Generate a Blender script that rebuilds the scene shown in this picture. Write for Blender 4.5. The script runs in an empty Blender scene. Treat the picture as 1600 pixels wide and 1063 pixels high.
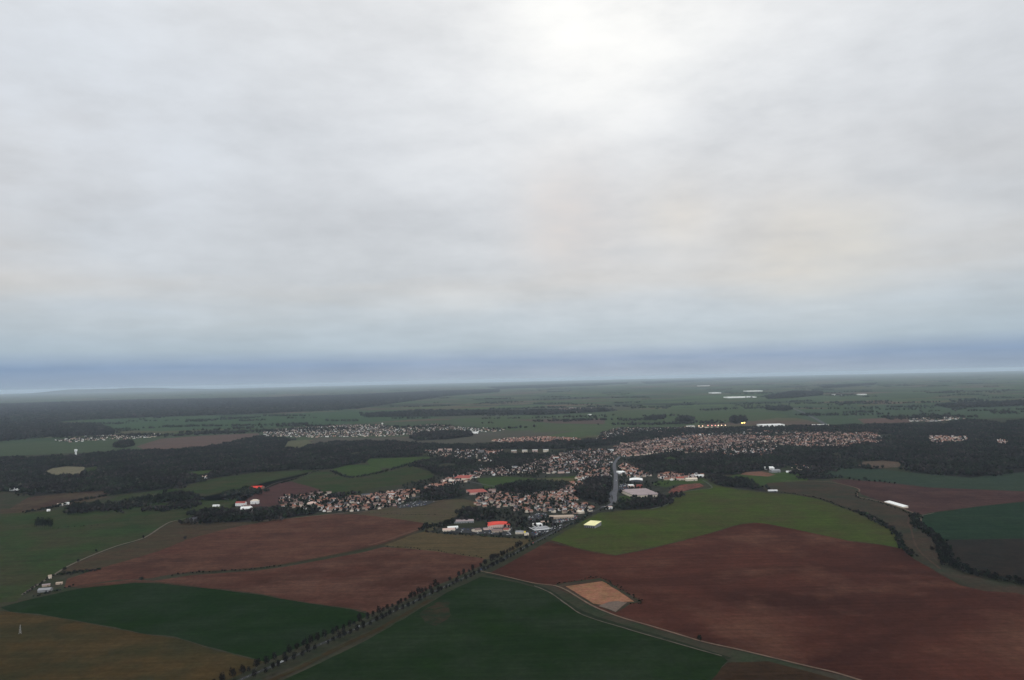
import bpy, math, random
import numpy as np
from mathutils import Vector, Matrix
SC = bpy.context.scene
COL = SC.collection
rnd = random.Random(7)
nrs = np.random.RandomState(11)

# ------------------------------------------------------------------ camera
H = 350.0                     # metres above the fields
F = 1220.0                    # focal length in photograph pixels (1600 wide)
HOR, SLOPE = 592.0, -0.0226
def _ray(px, py): return Vector(((px-800)/F, -(py-531.5)/F, -1.0))
_u = _ray(1600, HOR+800*SLOPE).cross(_ray(0, HOR-800*SLOPE)); _u.normalize()
if _u.y < 0: _u.negate()
_f = Vector((0, 0, -1)); _yc = (_f - _f.dot(_u)*_u).normalized(); _xc = _yc.cross(_u)
R3 = Matrix((_xc, _yc, _u))
cd = bpy.data.cameras.new("camera"); cam = bpy.data.objects.new("camera", cd); COL.objects.link(cam)
cam.matrix_world = Matrix.Translation((0, 0, H)) @ R3.to_4x4()
cd.sensor_width = 36; cd.lens = F/1600*36; cd.clip_start = 0.5; cd.clip_end = 300000
SC.camera = cam
SC.view_settings.view_transform = 'Standard'; SC.view_settings.look = 'None'
SC.view_settings.exposure = 0.0; SC.view_settings.gamma = 1.0
SC.cycles.max_bounces = 4; SC.cycles.volume_bounces = 1; SC.cycles.diffuse_bounces = 2

def P(px, py, z=0.0):
    "the point of the level ground at height z seen at that place of the photograph"
    r = R3 @ _ray(px, py)
    t = (z-H)/r.z
    return (r.x*t, r.y*t)
def mpp(px, py):
    return H/(py-(HOR+(px-800)*SLOPE))

# ------------------------------------------------------------------ node helper
def lin(c):
    return tuple(((v/255.)/12.92 if v/255. <= .04045 else ((v/255.+.055)/1.055)**2.4) for v in c)
class NT:
    def __init__(s, tree): s.t = tree; s.n = tree.nodes; s.l = tree.links
    def add(s, typ, **kw):
        n = s.n.new(typ)
        for k, v in kw.items():
            if k == 'ins':
                for a, b in v.items():
                    if isinstance(b, bpy.types.NodeSocket): s.l.new(b, n.inputs[a])
                    else: n.inputs[a].default_value = b
            else: setattr(n, k, v)
        return n
    def math(s, op, a, b=None, clamp=False):
        n = s.n.new('ShaderNodeMath'); n.operation = op; n.use_clamp = clamp
        for i, v in enumerate((a, b)):
            if v is None: continue
            if isinstance(v, bpy.types.NodeSocket): s.l.new(v, n.inputs[i])
            else: n.inputs[i].default_value = v
        return n.outputs[0]
    def mix(s, f, a, b, blend='MIX'):
        n = s.n.new('ShaderNodeMix'); n.data_type = 'RGBA'; n.blend_type = blend
        for i, v in ((0, f), (6, a), (7, b)):
            if isinstance(v, bpy.types.NodeSocket): s.l.new(v, n.inputs[i])
            elif i == 0: n.inputs[0].default_value = v
            else: n.inputs[i].default_value = (*v[:3], 1)
        return n.outputs[2]
    def ramp(s, f, stops, interp='LINEAR'):
        n = s.n.new('ShaderNodeValToRGB'); n.color_ramp.interpolation = interp
        e = n.color_ramp.elements
        while len(e) < len(stops): e.new(0.5)
        for k, (p, c) in enumerate(stops):
            e[k].position = p
            e[k].color = (*c, 1) if isinstance(c, tuple) else (c, c, c, 1)
        s.l.new(f, n.inputs[0]); return n.outputs[0]
    def noise(s, vec, scale, detail=3, rough=.55, **kw):
        n = s.add('ShaderNodeTexNoise', ins={'Vector': vec, 'Scale': scale, 'Detail': detail, 'Roughness': rough}, **kw)
        return n.outputs[0]

# ------------------------------------------------------------------ world: an overcast sky
SUN_EL, SUN_AZ = math.radians(38), math.radians(8)     # behind the bright patch of cloud, ahead and a little right
w = bpy.data.worlds.new("World"); SC.world = w; w.use_nodes = True
T = NT(w.node_tree); T.n.clear()
out = T.add('ShaderNodeOutputWorld')
sky = T.add('ShaderNodeTexSky'); sky.sky_type = 'NISHITA'; sky.sun_disc = False
sky.sun_elevation = SUN_EL; sky.sun_rotation = SUN_AZ
bg1 = T.add('ShaderNodeBackground', ins={'Color': sky.outputs[0], 'Strength': 0.08})
tc = T.add('ShaderNodeTexCoord'); g = tc.outputs['Generated']
sx = T.add('ShaderNodeSeparateXYZ', ins={0: g}); X, Y, Z = sx.outputs
zp = T.math('ADD', T.math('MAXIMUM', Z, 0.0), 0.07)
cl = T.add('ShaderNodeCombineXYZ', ins={0: T.math('DIVIDE', X, zp), 1: T.math('DIVIDE', Y, zp), 2: 0.0}).outputs[0]
n1 = T.noise(cl, 0.62, 6, .52, noise_dimensions='3D')
n2 = T.noise(cl, 2.2, 4, .5)
vz = T.add('ShaderNodeMapping', ins={'Vector': g, 'Scale': (7, 7, 17)}).outputs[0]
n4 = T.noise(vz, 1.0, 6, .58)
n3 = T.noise(T.add('ShaderNodeVectorMath', operation='ADD', ins={0: cl, 1: (31.0, 5.0, 2.0)}).outputs[0], 0.33, 4, .5)
elev = T.math('MULTIPLY', T.math('MAXIMUM', Z, 0.0), 2.0)   # sin(elevation)*2
base = T.ramp(elev, [(0.0, lin((150, 170, 190))), (0.018, lin((140, 160, 184))), (0.045, lin((131, 156, 187))), (0.085, lin((168, 185, 199))),
    (0.15, lin((185, 197, 207))), (0.24, lin((196, 201, 206))), (0.42, lin((203, 207, 212))), (0.62, lin((213, 217, 222))), (1.0, lin((226, 228, 230)))])
n2 = T.mix(T.ramp(elev, [(.10, 1.0), (.34, 0.0)]), n2, T.noise(cl, 1.1, 6, .6))
nn = T.math('ADD', T.math('ADD', T.math('MULTIPLY', n1, 0.36), T.math('MULTIPLY', n4, 0.46)), T.math('MULTIPLY', n2, 0.18))
br = T.ramp(nn, [(0.36, .915), (0.5, .995), (0.64, 1.08)])
amp = T.ramp(elev, [(0.0, .25), (0.06, .6), (0.14, 1.0)])
br = T.mix(amp, (1, 1, 1), br)
c = T.mix(1.0, base, br, 'MULTIPLY')
warm = T.ramp(n3, [(0.42, 0.0), (0.60, 1.0)])
wz = T.ramp(elev, [(0.10, 0.0), (0.22, .75), (0.5, .35), (0.7, 0.0)])
c = T.mix(T.math('MULTIPLY', warm, wz), c, T.mix(1.0, c, (1.09, .995, .90), 'MULTIPLY'))
n5 = T.noise(T.add('ShaderNodeMapping', ins={'Vector': g, 'Scale': (17, 17, 42)}).outputs[0], 1.0, 5, .6)
c = T.mix(amp, c, T.mix(1.0, c, T.ramp(n5, [(.35, .978), (.65, 1.022)]), 'MULTIPLY'))
def glow(px, py, p, amount, tint, src):
    d = (R3 @ _ray(px, py)).normalized()
    dp = T.add('ShaderNodeVectorMath', operation='DOT_PRODUCT', ins={0: g, 1: tuple(d)}).outputs['Value']
    f = T.math('MULTIPLY', T.math('POWER', T.math('MAXIMUM', dp, 0.0), p), amount)
    f = T.math('MULTIPLY', f, T.ramp(nn, [(0.38, .35), (0.60, 1.35)]))
    return T.mix(T.math('MINIMUM', f, 1.0), src, tint)
c = glow(940, -60, 14, .42, (.96, .97, .98), c)        # thin cloud in front of the sun
c = glow(905, 15, 130, .60, (1.06, 1.055, 1.02), c)
c = glow(1010, -40, 120, .5, (1.06, 1.055, 1.02), c)
c = glow(890, 345, 420, .42, lin((222, 208, 198)), c)
c = glow(1060, 330, 900, .40, lin((228, 220, 208)), c)
c = glow(1240, 380, 600, .42, lin((226, 218, 204)), c)
c = glow(1340, 375, 900, .30, lin((226, 220, 206)), c)
c = glow(120, 160, 60, .34, lin((228, 236, 246)), c)
right = T.ramp(X, [(0.25, 1.0), (0.62, .88)])      # heavier cloud to the right
c = T.mix(1.0, c, T.mix(right, (.82, .85, .86), (1, 1, 1)), 'MULTIPLY')
bf = T.math('ADD', 1.0, T.math('MULTIPLY', T.math('POWER', T.math('MAXIMUM', T.math('MULTIPLY', Y, -1.0), 0.0), 2.0), 2.2))   # extra sky brightness added behind the viewer to light facing house walls
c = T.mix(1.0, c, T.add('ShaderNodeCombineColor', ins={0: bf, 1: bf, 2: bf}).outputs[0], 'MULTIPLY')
bg2 = T.add('ShaderNodeBackground', ins={'Color': c, 'Strength': 1.0})
ms = T.add('ShaderNodeMixShader', ins={0: 0.95, 1: bg1.outputs[0], 2: bg2.outputs[0]})
T.l.new(ms.outputs[0], out.inputs[0])

sd = bpy.data.lights.new("sun", 'SUN'); sd.energy = 0.6; sd.angle = math.radians(25); sd.color = (1, .96, .9)
so = bpy.data.objects.new("sun", sd); COL.objects.link(so)
sdir = Vector((math.sin(SUN_AZ)*math.cos(SUN_EL), math.cos(SUN_AZ)*math.cos(SUN_EL), math.sin(SUN_EL)))
so.rotation_euler = sdir.to_track_quat('Z', 'Y').to_euler(); so.location = (0, 0, H+60)

# ------------------------------------------------------------------ materials
def new_mat(name, rough=.9, spec=.1):
    m = bpy.data.materials.new(name); m.use_nodes = True
    t = NT(m.node_tree); b = t.n['Principled BSDF']
    b.inputs['Roughness'].default_value = rough; b.inputs['Specular IOR Level'].default_value = spec
    return m, t, b
def field_mat(name, c1, c2, big=.006, rows=None, c3=None, contrast=.25, patch=(.4, .62), tram=None):
    m, t, b = new_mat(name, 1.0, 0.0)
    pos = t.add('ShaderNodeNewGeometry').outputs['Position']
    nb = t.add('ShaderNodeTexNoise', ins={'Vector': t.add('ShaderNodeMapping', ins={'Vector': pos, 'Rotation': (0, 0, (rows or 0)+.35), 'Scale': (1, 1.9, 1)}).outputs[0], 'Scale': big, 'Detail': 5., 'Roughness': .6, 'Distortion': 1.1}).outputs[0]
    col = t.mix(t.ramp(nb, [(.36, 0.0), (.64, 1.0)]), c1, c2)
    if c3:
        col = t.mix(t.ramp(t.noise(t.add('ShaderNodeVectorMath', operation='ADD', ins={0: pos, 1: (900., 400., 0.)}).outputs[0], big*2.1, 5, .65),
                           [(patch[0], 0.0), (patch[1], 1.0)]), col, c3)
    if rows is not None:            # tillage streaks: the direction the tractor drove
        mp = t.add('ShaderNodeMapping', ins={'Vector': pos, 'Rotation': (0, 0, rows), 'Scale': (.004, .16, 1)})
        st = t.noise(mp.outputs[0], 1.0, 3, .6)
        col = t.mix(.8, col, t.ramp(st, [(.3, 1-contrast*.8), (.7, 1+contrast*.8)]), 'MULTIPLY')
    if tram is not None:            # wheel tracks every 24 m, slightly bent with the land
        bend = t.add('ShaderNodeVectorMath', operation='MULTIPLY_ADD', ins={0: t.add('ShaderNodeTexNoise', ins={'Vector': pos, 'Scale': .003, 'Detail': 1.}).outputs['Color'], 1: (40., 40., 0.), 2: pos}).outputs[0]
        mp = t.add('ShaderNodeMapping', ins={'Vector': bend, 'Rotation': (0, 0, tram), 'Scale': (1, 1/24., 1)})
        fr = t.math('FRACT', t.add('ShaderNodeSeparateXYZ', ins={0: mp.outputs[0]}).outputs[1])
        ln = t.math('MULTIPLY', t.ramp(t.math('ABSOLUTE', t.math('SUBTRACT', fr, .5)), [(.0, 1.0), (.035, 1.0), (.075, 0.0)]), t.ramp(t.noise(pos, .02, 3), [(.35, .1), (.65, 1.0)]))
        col = t.mix(t.math('MULTIPLY', ln, .5), col, t.mix(1.0, col, (1.9, 1.35, 1.5), 'MULTIPLY'))
    fine = t.noise(pos, .12, 5, .75)
    col = t.mix(1.0, col, t.ramp(fine, [(.3, 1-contrast), (.72, 1+contrast)]), 'MULTIPLY')
    mott = t.noise(pos, .028, 3, .7)
    col = t.mix(1.0, col, t.ramp(mott, [(.3, 1-contrast*.6), (.72, 1+contrast*.6)]), 'MULTIPLY')
    t.l.new(col, b.inputs['Base Color']); return m
def plain_mat(name, c, var=.12, scale=.5, rough=.85, spec=.2, metal=0):
    m, t, b = new_mat(name, rough, spec)
    pos = t.add('ShaderNodeNewGeometry').outputs['Position']
    col = t.mix(1.0, c, t.ramp(t.noise(pos, scale, 4, .65), [(.3, 1-var), (.7, 1+var)]), 'MULTIPLY')
    b.inputs['Metallic'].default_value = metal
    t.l.new(col, b.inputs['Base Color']); return m
def leaf_mat(name, c1, c2, c3=None, scale=.045, tint=True):
    m, t, b = new_mat(name, 1.0, 0.0)
    pos = t.add('ShaderNodeNewGeometry').outputs['Position']
    col = t.mix(t.ramp(t.noise(pos, scale, 3, .6), [(.38, 0.0), (.62, 1.0)]), c1, c2)
    if c3: col = t.mix(t.ramp(t.noise(pos, .006, 3, .6), [(.48, 0.0), (.62, 1.0)]), col, c3)
    if tint:        # every crown has its own shade of twigs
        a = t.add('ShaderNodeAttribute', attribute_name='tint').outputs['Fac']
        col = t.mix(1.0, col, t.add('ShaderNodeCombineColor', ins={0: a, 1: a, 2: a}).outputs[0], 'MULTIPLY')
    col = t.mix(1.0, col, t.ramp(t.noise(pos, .5, 3, .7), [(.3, .72), (.7, 1.3)]), 'MULTIPLY')
    t.l.new(col, b.inputs['Base Color']); return m

M = {}
M['roadtree'] = leaf_mat('roadside_twigs', (.007, .006, .006), (.013, .010, .009), tint=False)
M['everg1'] = leaf_mat('dark_leaves', (.006, .009, .006), (.013, .018, .010), tint=False)
M['wood'] = leaf_mat('winter_wood', (.009, .007, .008), (.023, .018, .017), (.013, .016, .010))
M['everg'] = leaf_mat('evergreen', (.005, .008, .006), (.012, .018, .009))
M['bark'] = plain_mat('bark', (.05, .042, .034))
M['floor'] = field_mat('leaf_litter', (.012, .011, .012), (.020, .017, .016), .02)
M['asphalt'] = plain_mat('asphalt', (.085, .085, .095), .15, .08, 1.0, 0.0)
M['paint'] = plain_mat('road_paint', (.6, .6, .58), .1, 1)
M['track'] = plain_mat('gravel_track', (.13, .092, .068), .35, .05, 1.0, 0.0)
M['chalk'] = plain_mat('dirt_track', (.075, .058, .042), .3, .06)
M['verge'] = field_mat('verge_grass', (.022, .028, .016), (.034, .032, .020), .03)
M['garden'] = field_mat('garden_ground', (.016, .022, .013), (.026, .026, .018), .03, c3=(.040, .038, .034), contrast=.5)
M['w_cream'] = plain_mat('cream_render', (.66, .57, .46)); M['w_white'] = plain_mat('white_render', (.80, .79, .76))
M['w_tan'] = plain_mat('tan_render', (.40, .31, .24)); M['w_pink'] = plain_mat('pink_render', (.58, .41, .35))
M['r_orange'] = plain_mat('orange_tiles', (.25, .115, .08), .25, .2); M['r_brown'] = plain_mat('brown_tiles', (.10, .058, .050), .25, .2)
M['r_pink'] = plain_mat('weathered_tiles', (.18, .125, .110), .25, .2); M['r_slate'] = plain_mat('slates', (.07, .072, .085), .2, .2)
M['r_red'] = plain_mat('red_sheet_roof', (.60, .045, .026), .25, .05); M['r_dull_red'] = plain_mat('dull_red_roof', (.30, .07, .055), .2, .05)
M['r_white'] = plain_mat('white_sheet_roof', (.82, .82, .80), .06, .05); M['r_yellow'] = plain_mat('pale_yellow_roof', (.84, .78, .42), .12, .05)
M['r_grey'] = plain_mat('grey_sheet_roof', (.26, .26, .27), .15, .05); M['r_mauve'] = plain_mat('mauve_grey_roof', (.30, .24, .24), .15, .05)
M['grey'] = plain_mat('grey_cladding', (.22, .22, .22), .15, .2); M['dark'] = plain_mat('dark_cladding', (.05, .05, .055))
M['glass'] = plain_mat('window_glass', (.03, .035, .045), .1, 1, .2, .5); M['brick'] = plain_mat('brick', (.28, .14, .1))
M['rubble'] = plain_mat('chalk_rubble', (.10, .068, .050), .4, .3); M['yellow'] = plain_mat('yellow_sign', (.85, .68, .08), .05)
M['steel'] = plain_mat('galvanised_steel', (.45, .45, .46), .1, 1)
M['red'] = plain_mat('red_paint', (.5, .03, .02), .05)

# ------------------------------------------------------------------ mesh helpers
def link(o, parent=None):
    COL.objects.link(o)
    if parent: o.parent = parent
    return o
def meta(o, label=None, cat=None, group=None, kind=None):
    if label: o['label'] = label
    if cat: o['category'] = cat
    if group: o['group'] = group
    if kind: o['kind'] = kind
    return o
class MB:
    def __init__(s): s.v = []; s.f = []; s.m = []
    def poly(s, pts, m=0):
        k = len(s.v); s.v += [tuple(p) for p in pts]; s.f.append(tuple(range(k, k+len(pts)))); s.m.append(m)
    def box(s, cx, cy, z0, w, d, h, m=0, rz=0.0, bottom=False):
        ca, sa = math.cos(rz), math.sin(rz)
        q = [(cx+ca*x-sa*y, cy+sa*x+ca*y) for x, y in ((-w/2, -d/2), (w/2, -d/2), (w/2, d/2), (-w/2, d/2))]
        k = len(s.v); s.v += [(x, y, z0) for x, y in q]+[(x, y, z0+h) for x, y in q]
        fs = [(0, 1, 5, 4), (1, 2, 6, 5), (2, 3, 7, 6), (3, 0, 4, 7), (4, 5, 6, 7)]
        if bottom: fs.append((3, 2, 1, 0))
        for f in fs: s.f.append(tuple(k+i for i in f)); s.m.append(m)
    def tube(s, pts, rads, seg=7, m=0):
        k0 = len(s.v)
        for (x, y, z), r in zip(pts, rads):
            for i in range(seg):
                a = 2*math.pi*i/seg; s.v.append((x+r*math.cos(a), y+r*math.sin(a), z))
        for j in range(len(pts)-1):
            for i in range(seg):
                a = k0+j*seg+i; b = k0+j*seg+(i+1) % seg
                s.f.append((a, b, b+seg, a+seg)); s.m.append(m)
        s.f.append(tuple(k0+(len(pts)-1)*seg+i for i in range(seg))); s.m.append(m)
    def mesh(s, name, mats):
        me = bpy.data.meshes.new(name); me.from_pydata(s.v, [], s.f)
        for m in mats: me.materials.append(m)
        if len(mats) > 1: me.polygons.foreach_set('material_index', s.m)
        me.update(); return me
    def build(s, name, mats, parent=None):
        if not isinstance(mats, (list, tuple)): mats = [mats]
        return link(bpy.data.objects.new(name, s.mesh(name, mats)), parent)
def np_mesh(name, V, T3, mats, mi=None, tint=None):
    me = bpy.data.meshes.new(name); nf = len(T3)
    me.vertices.add(len(V)); me.vertices.foreach_set('co', V.astype(np.float32).ravel())
    me.loops.add(nf*3); me.loops.foreach_set('vertex_index', T3.astype(np.int32).ravel())
    me.polygons.add(nf); me.polygons.foreach_set('loop_start', np.arange(0, nf*3, 3, dtype=np.int32))
    for m in mats: me.materials.append(m)
    if mi is not None: me.polygons.foreach_set('material_index', mi.astype(np.int32))
    if tint is not None:
        at = me.attributes.new('tint', 'FLOAT', 'POINT'); at.data.foreach_set('value', tint.astype(np.float32))
    me.update(); return me

ZL = [0.03]
def nextz(): ZL[0] += 0.012; return ZL[0]
def rough_edge(pts, step=18.0, amp=1.0, seed=0, closed=True):
    r = random.Random(seed+len(pts)*13); o = []
    n = len(pts)
    for i in range(n if closed else n-1):
        a = pts[i]; b = pts[(i+1) % n]; L = math.hypot(b[0]-a[0], b[1]-a[1]); k = max(1, min(60, int(L/step)))
        for j in range(k):
            t = j/k; q = (a[0]+(b[0]-a[0])*t, a[1]+(b[1]-a[1])*t)
            if j: q = (q[0]+r.uniform(-amp, amp), q[1]+r.uniform(-amp, amp))
            o.append(q)
    if not closed: o.append(pts[-1])
    return o
def catmull(pts, n=8):
    o = []; p = [pts[0]]+list(pts)+[pts[-1]]
    for i in range(1, len(p)-2):
        for j in range(n):
            t = j/n; q = []
            for k in range(2):
                a, b, c_, d = p[i-1][k], p[i][k], p[i+1][k], p[i+2][k]
                q.append(.5*((2*b)+(-a+c_)*t+(2*a-5*b+4*c_-d)*t*t+(-a+3*b-3*c_+d)*t**3))
            o.append(tuple(q))
    o.append(tuple(pts[-1])); return o
def G(pix): return [P(x, y) for x, y in pix]
def sheet(name, pix, mat, label, z=None, amp=1.2, ground=False):
    pts = rough_edge(pix if ground else G(pix), amp=amp); z = nextz() if z is None else z
    b = MB(); b.poly([(x, y, z) for x, y in pts])
    return meta(b.build(name, mat), label, name.replace('_', ' '), kind='structure')
def strip_pts(pl, width):
    L, R_ = [], []
    for i, p in enumerate(pl):
        a = pl[max(0, i-1)]; b = pl[min(len(pl)-1, i+1)]
        dx, dy = b[0]-a[0], b[1]-a[1]; l = math.hypot(dx, dy) or 1
        w = width(i/(len(pl)-1)) if callable(width) else width
        nx, ny = -dy/l*w/2, dx/l*w/2
        L.append((p[0]+nx, p[1]+ny)); R_.append((p[0]-nx, p[1]-ny))
    return L, R_
def strip(name, pix, width, mat, label, z=None, smooth=True, jit=0.0):
    pl = G(pix)
    if smooth: pl = catmull(pl)
    L, R_ = strip_pts(pl, width); z = nextz() if z is None else z
    b = MB()
    if jit:
        L = [(x+rnd.uniform(-jit, jit), y+rnd.uniform(-jit, jit)) for x, y in L]
        R_ = [(x+rnd.uniform(-jit, jit), y+rnd.uniform(-jit, jit)) for x, y in R_]
    for i in range(len(pl)-1):
        b.poly([(*R_[i], z), (*R_[i+1], z), (*L[i+1], z), (*L[i], z)])
    return meta(b.build(name, mat), label, name.replace('_', ' '), kind='structure')
def inside(poly, pts):
    x, y = pts[:, 0], pts[:, 1]; c_ = np.zeros(len(pts), bool); n = len(poly)
    for i in range(n):
        x1, y1 = poly[i]; x2, y2 = poly[(i+1) % n]
        if y1 == y2: continue
        cond = ((y1 > y) != (y2 > y)) & (x < (x2-x1)*(y-y1)/(y2-y1)+x1)
        c_ ^= cond
    return c_
def scatter(pix, spacing, jitter=.45, clear=(), rot=0.0, ground=False, warp=0.0):
    poly = np.array(pix if ground else G(pix)); ca, sa = math.cos(rot), math.sin(rot)
    Rm = np.array([[ca, sa], [-sa, ca]]); pr = poly @ Rm.T
    lo, hi = pr.min(0), pr.max(0)
    gx, gy = np.meshgrid(np.arange(lo[0], hi[0], spacing), np.arange(lo[1], hi[1], spacing))
    pts = np.stack([gx.ravel(), gy.ravel()], 1); pts[:, 0] += (np.round((pts[:, 1]-lo[1])/spacing) % 2)*spacing*.5
    pts = pts + nrs.uniform(-jitter, jitter, pts.shape)*spacing
    pts = pts @ Rm
    q = pts.copy()
    if warp:
        for f_, am in ((1/170., warp), (1/61., warp*.6), (1/23., warp*.35)):
            q[:, 0] += am*np.sin(pts[:, 1]*6.28*f_+2.1+pts[:, 0]*2.2*f_); q[:, 1] += am*np.sin(pts[:, 0]*6.28*f_+.7-pts[:, 1]*1.7*f_)
    k = inside(poly.tolist(), q)
    for c_ in clear: k &= ~inside(c_, pts)
    return pts[k]

# ------------------------------------------------------------------ ground
m, t, b = new_mat('distant_farmland', 1.0, 0.0)
pos = t.add('ShaderNodeNewGeometry').outputs['Position']
wob = t.add('ShaderNodeTexNoise', ins={'Vector': pos, 'Scale': .0012, 'Detail': 2.}).outputs['Color']
wp = t.add('ShaderNodeVectorMath', operation='MULTIPLY_ADD', ins={0: wob, 1: (260., 260., 0.), 2: pos}).outputs[0]
mp = t.add('ShaderNodeMapping', ins={'Vector': wp, 'Rotation': (0, 0, .5), 'Scale': (.0016, .0026, 1)}).outputs[0]
v1 = t.add('ShaderNodeTexVoronoi', distance='CHEBYCHEV', voronoi_dimensions='2D', ins={'Vector': mp, 'Scale': 1.0, 'Randomness': .9})
pal = [(0, (.034, .052, .028)), (.20, (.044, .062, .032)), (.36, (.085, .058, .048)), (.46, (.038, .058, .030)), (.58, (.060, .058, .036)), (.68, (.030, .046, .028)), (.80, (.068, .050, .042)), (.88, (.046, .070, .034))]
col = t.ramp(t.add('ShaderNodeSeparateColor', ins={0: v1.outputs['Color']}).outputs[0], pal, 'CONSTANT')
mp2 = t.add('ShaderNodeMapping', ins={'Vector': wp, 'Rotation': (0, 0, -.35), 'Scale': (.0007, .0011, 1)}).outputs[0]
v2 = t.add('ShaderNodeTexVoronoi', distance='CHEBYCHEV', voronoi_dimensions='2D', ins={'Vector': mp2, 'Scale': 1.0, 'Randomness': 1.})
s2 = t.add('ShaderNodeSeparateColor', ins={0: v2.outputs['Color']})
col2 = t.ramp(s2.outputs[1], pal, 'CONSTANT')
col = t.mix(t.ramp(s2.outputs[0], [(.5, 0.0), (.52, 1.0)], 'CONSTANT'), col, col2)
dk = t.noise(t.add('ShaderNodeMapping', ins={'Vector': pos, 'Scale': (.00035, .0006, 1)}).outputs[0], 1.0, 5, .62)
col = t.mix(t.ramp(dk, [(.55, 0.0), (.60, 1.0)]), col, (.022, .026, .022))      # copses on the plain
col = t.mix(1.0, col, t.ramp(t.noise(pos, .01, 4, .7), [(.3, .78), (.7, 1.22)]), 'MULTIPLY')
col = t.mix(1.0, col, (1.15, 1.12, 1.02), 'MULTIPLY')
t.l.new(col, b.inputs['Base Color']); M['far'] = m
bb = MB(); SEG = 96; rings = [0.0]; r = 150.0
while r < 90000: rings.append(r); r *= 1.22
rings.append(90000.0)
bb.v.append((0, 0, 0))
for r in rings[1:]:
    for i in range(SEG):
        a = 2*math.pi*i/SEG; bb.v.append((r*math.cos(a), r*math.sin(a), 0))
for i in range(SEG): bb.f.append((0, 1+i, 1+(i+1) % SEG)); bb.m.append(0)
for j in range(len(rings)-2):
    for i in range(SEG):
        a = 1+j*SEG+i; c_ = 1+j*SEG+(i+1) % SEG; bb.f.append((a, a+SEG, c_+SEG, c_)); bb.m.append(0)
meta(bb.build('ground', M['far']), 'wide plain of distant fields reaching the horizon', 'ground', kind='structure')

# low blue ridge on the far left of the horizon
hb = MB(); NXH, NYH = 60, 10; D0 = 60000
for j in range(NYH+1):
    for i in range(NXH+1):
        u, v = i/NXH, j/NYH
        x = -38500+u*15500
        prof = min(1, u*6)**.7*min(1, (1-u)*2.2)**1.2
        z = 310*prof*(math.sin(math.pi*min(1, v*1.0))**.8)*(.93+.05*math.sin(u*17)+.03*math.sin(u*41+2)) if 0 < v < 1 else 0
        hb.v.append((x, D0+v*7000+1200*math.sin(u*3), z-.5))
for j in range(NYH):
    for i in range(NXH):
        a = j*(NXH+1)+i; hb.f.append((a, a+1, a+NXH+2, a+NXH+1)); hb.m.append(0)
meta(hb.build('hills', M['floor']), 'low wooded ridge on the left of the horizon', 'hills', kind='structure')

# fields --------------------------------------------------------------------
GREEN1 = field_mat('meadow_green', (.018, .034, .012), (.026, .042, .014), .004, rows=.3, c3=(.036, .036, .018))
BRIGHT = field_mat('pasture_green', (.028, .050, .014), (.038, .056, .018), .006)
M['under'] = field_mat('rough_grass', (.022, .033, .017), (.032, .034, .021), .006, c3=(.040, .034, .024))
sheet('meadow', [(-120, 716), (400, 690), (800, 690), (1720, 640), (1900, 760), (1900, 1110), (-400, 1110), (-300, 800)], M['under'], 'rough grassland between the fields', amp=0)
far_strips = [
 ('green', [(-60, 716), (-60, 695), (120, 690), (400, 668), (820, 652), (1000, 650), (1000, 668), (820, 676), (420, 690), (200, 704)], (.044, .062, .034), (.055, .068, .042)),
 ('green', [(135, 657), (400, 648), (610, 640), (700, 642), (700, 652), (560, 662), (420, 668), (250, 674), (175, 672)], (.036, .064, .034), (.045, .072, .036)),
 ('brown', [(212, 698), (250, 686), (320, 681), (405, 677), (402, 688), (330, 697), (230, 704)], (.10, .066, .056), (.085, .060, .052)),
 ('dull', [(487, 694), (490, 684), (640, 684), (800, 672), (900, 674), (790, 690), (700, 694), (640, 692)], (.062, .062, .046), (.072, .062, .052)),
 ('brown', [(640, 645), (760, 640), (860, 636), (1000, 634), (1000, 640), (830, 648), (700, 655)], (.052, .060, .038), (.064, .058, .044)),
 ('green', [(700, 655), (900, 644), (1180, 636), (1290, 640), (1180, 658), (940, 668), (800, 674)], (.046, .072, .032), (.056, .068, .036)),
 ('brown', [(800, 656), (945, 654), (945, 663), (870, 662)], (.085, .055, .048), (.075, .05, .045)),
 ('green', [(850, 664), (1030, 668), (1010, 676), (940, 672), (830, 676)], (.065, .075, .04), (.05, .07, .035)),
 ('green', [(1210, 644), (1420, 630), (1620, 624), (1620, 652), (1500, 656), (1400, 660), (1290, 664)], (.040, .064, .034), (.048, .066, .04)),
 ('brown', [(1340, 655), (1420, 652), (1425, 660), (1350, 662)], (.11, .065, .055), (.09, .06, .05))]
for nm, px, c1, c2 in far_strips:
    sheet(('green' if nm == 'green' else 'bare' if nm == 'brown' else 'stubble')+'_field', px, field_mat('far_'+nm, tuple(v*.92 for v in c1), tuple(v*.92 for v in c2), .002, contrast=.15), nm+' field on the far plain', amp=6)
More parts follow.
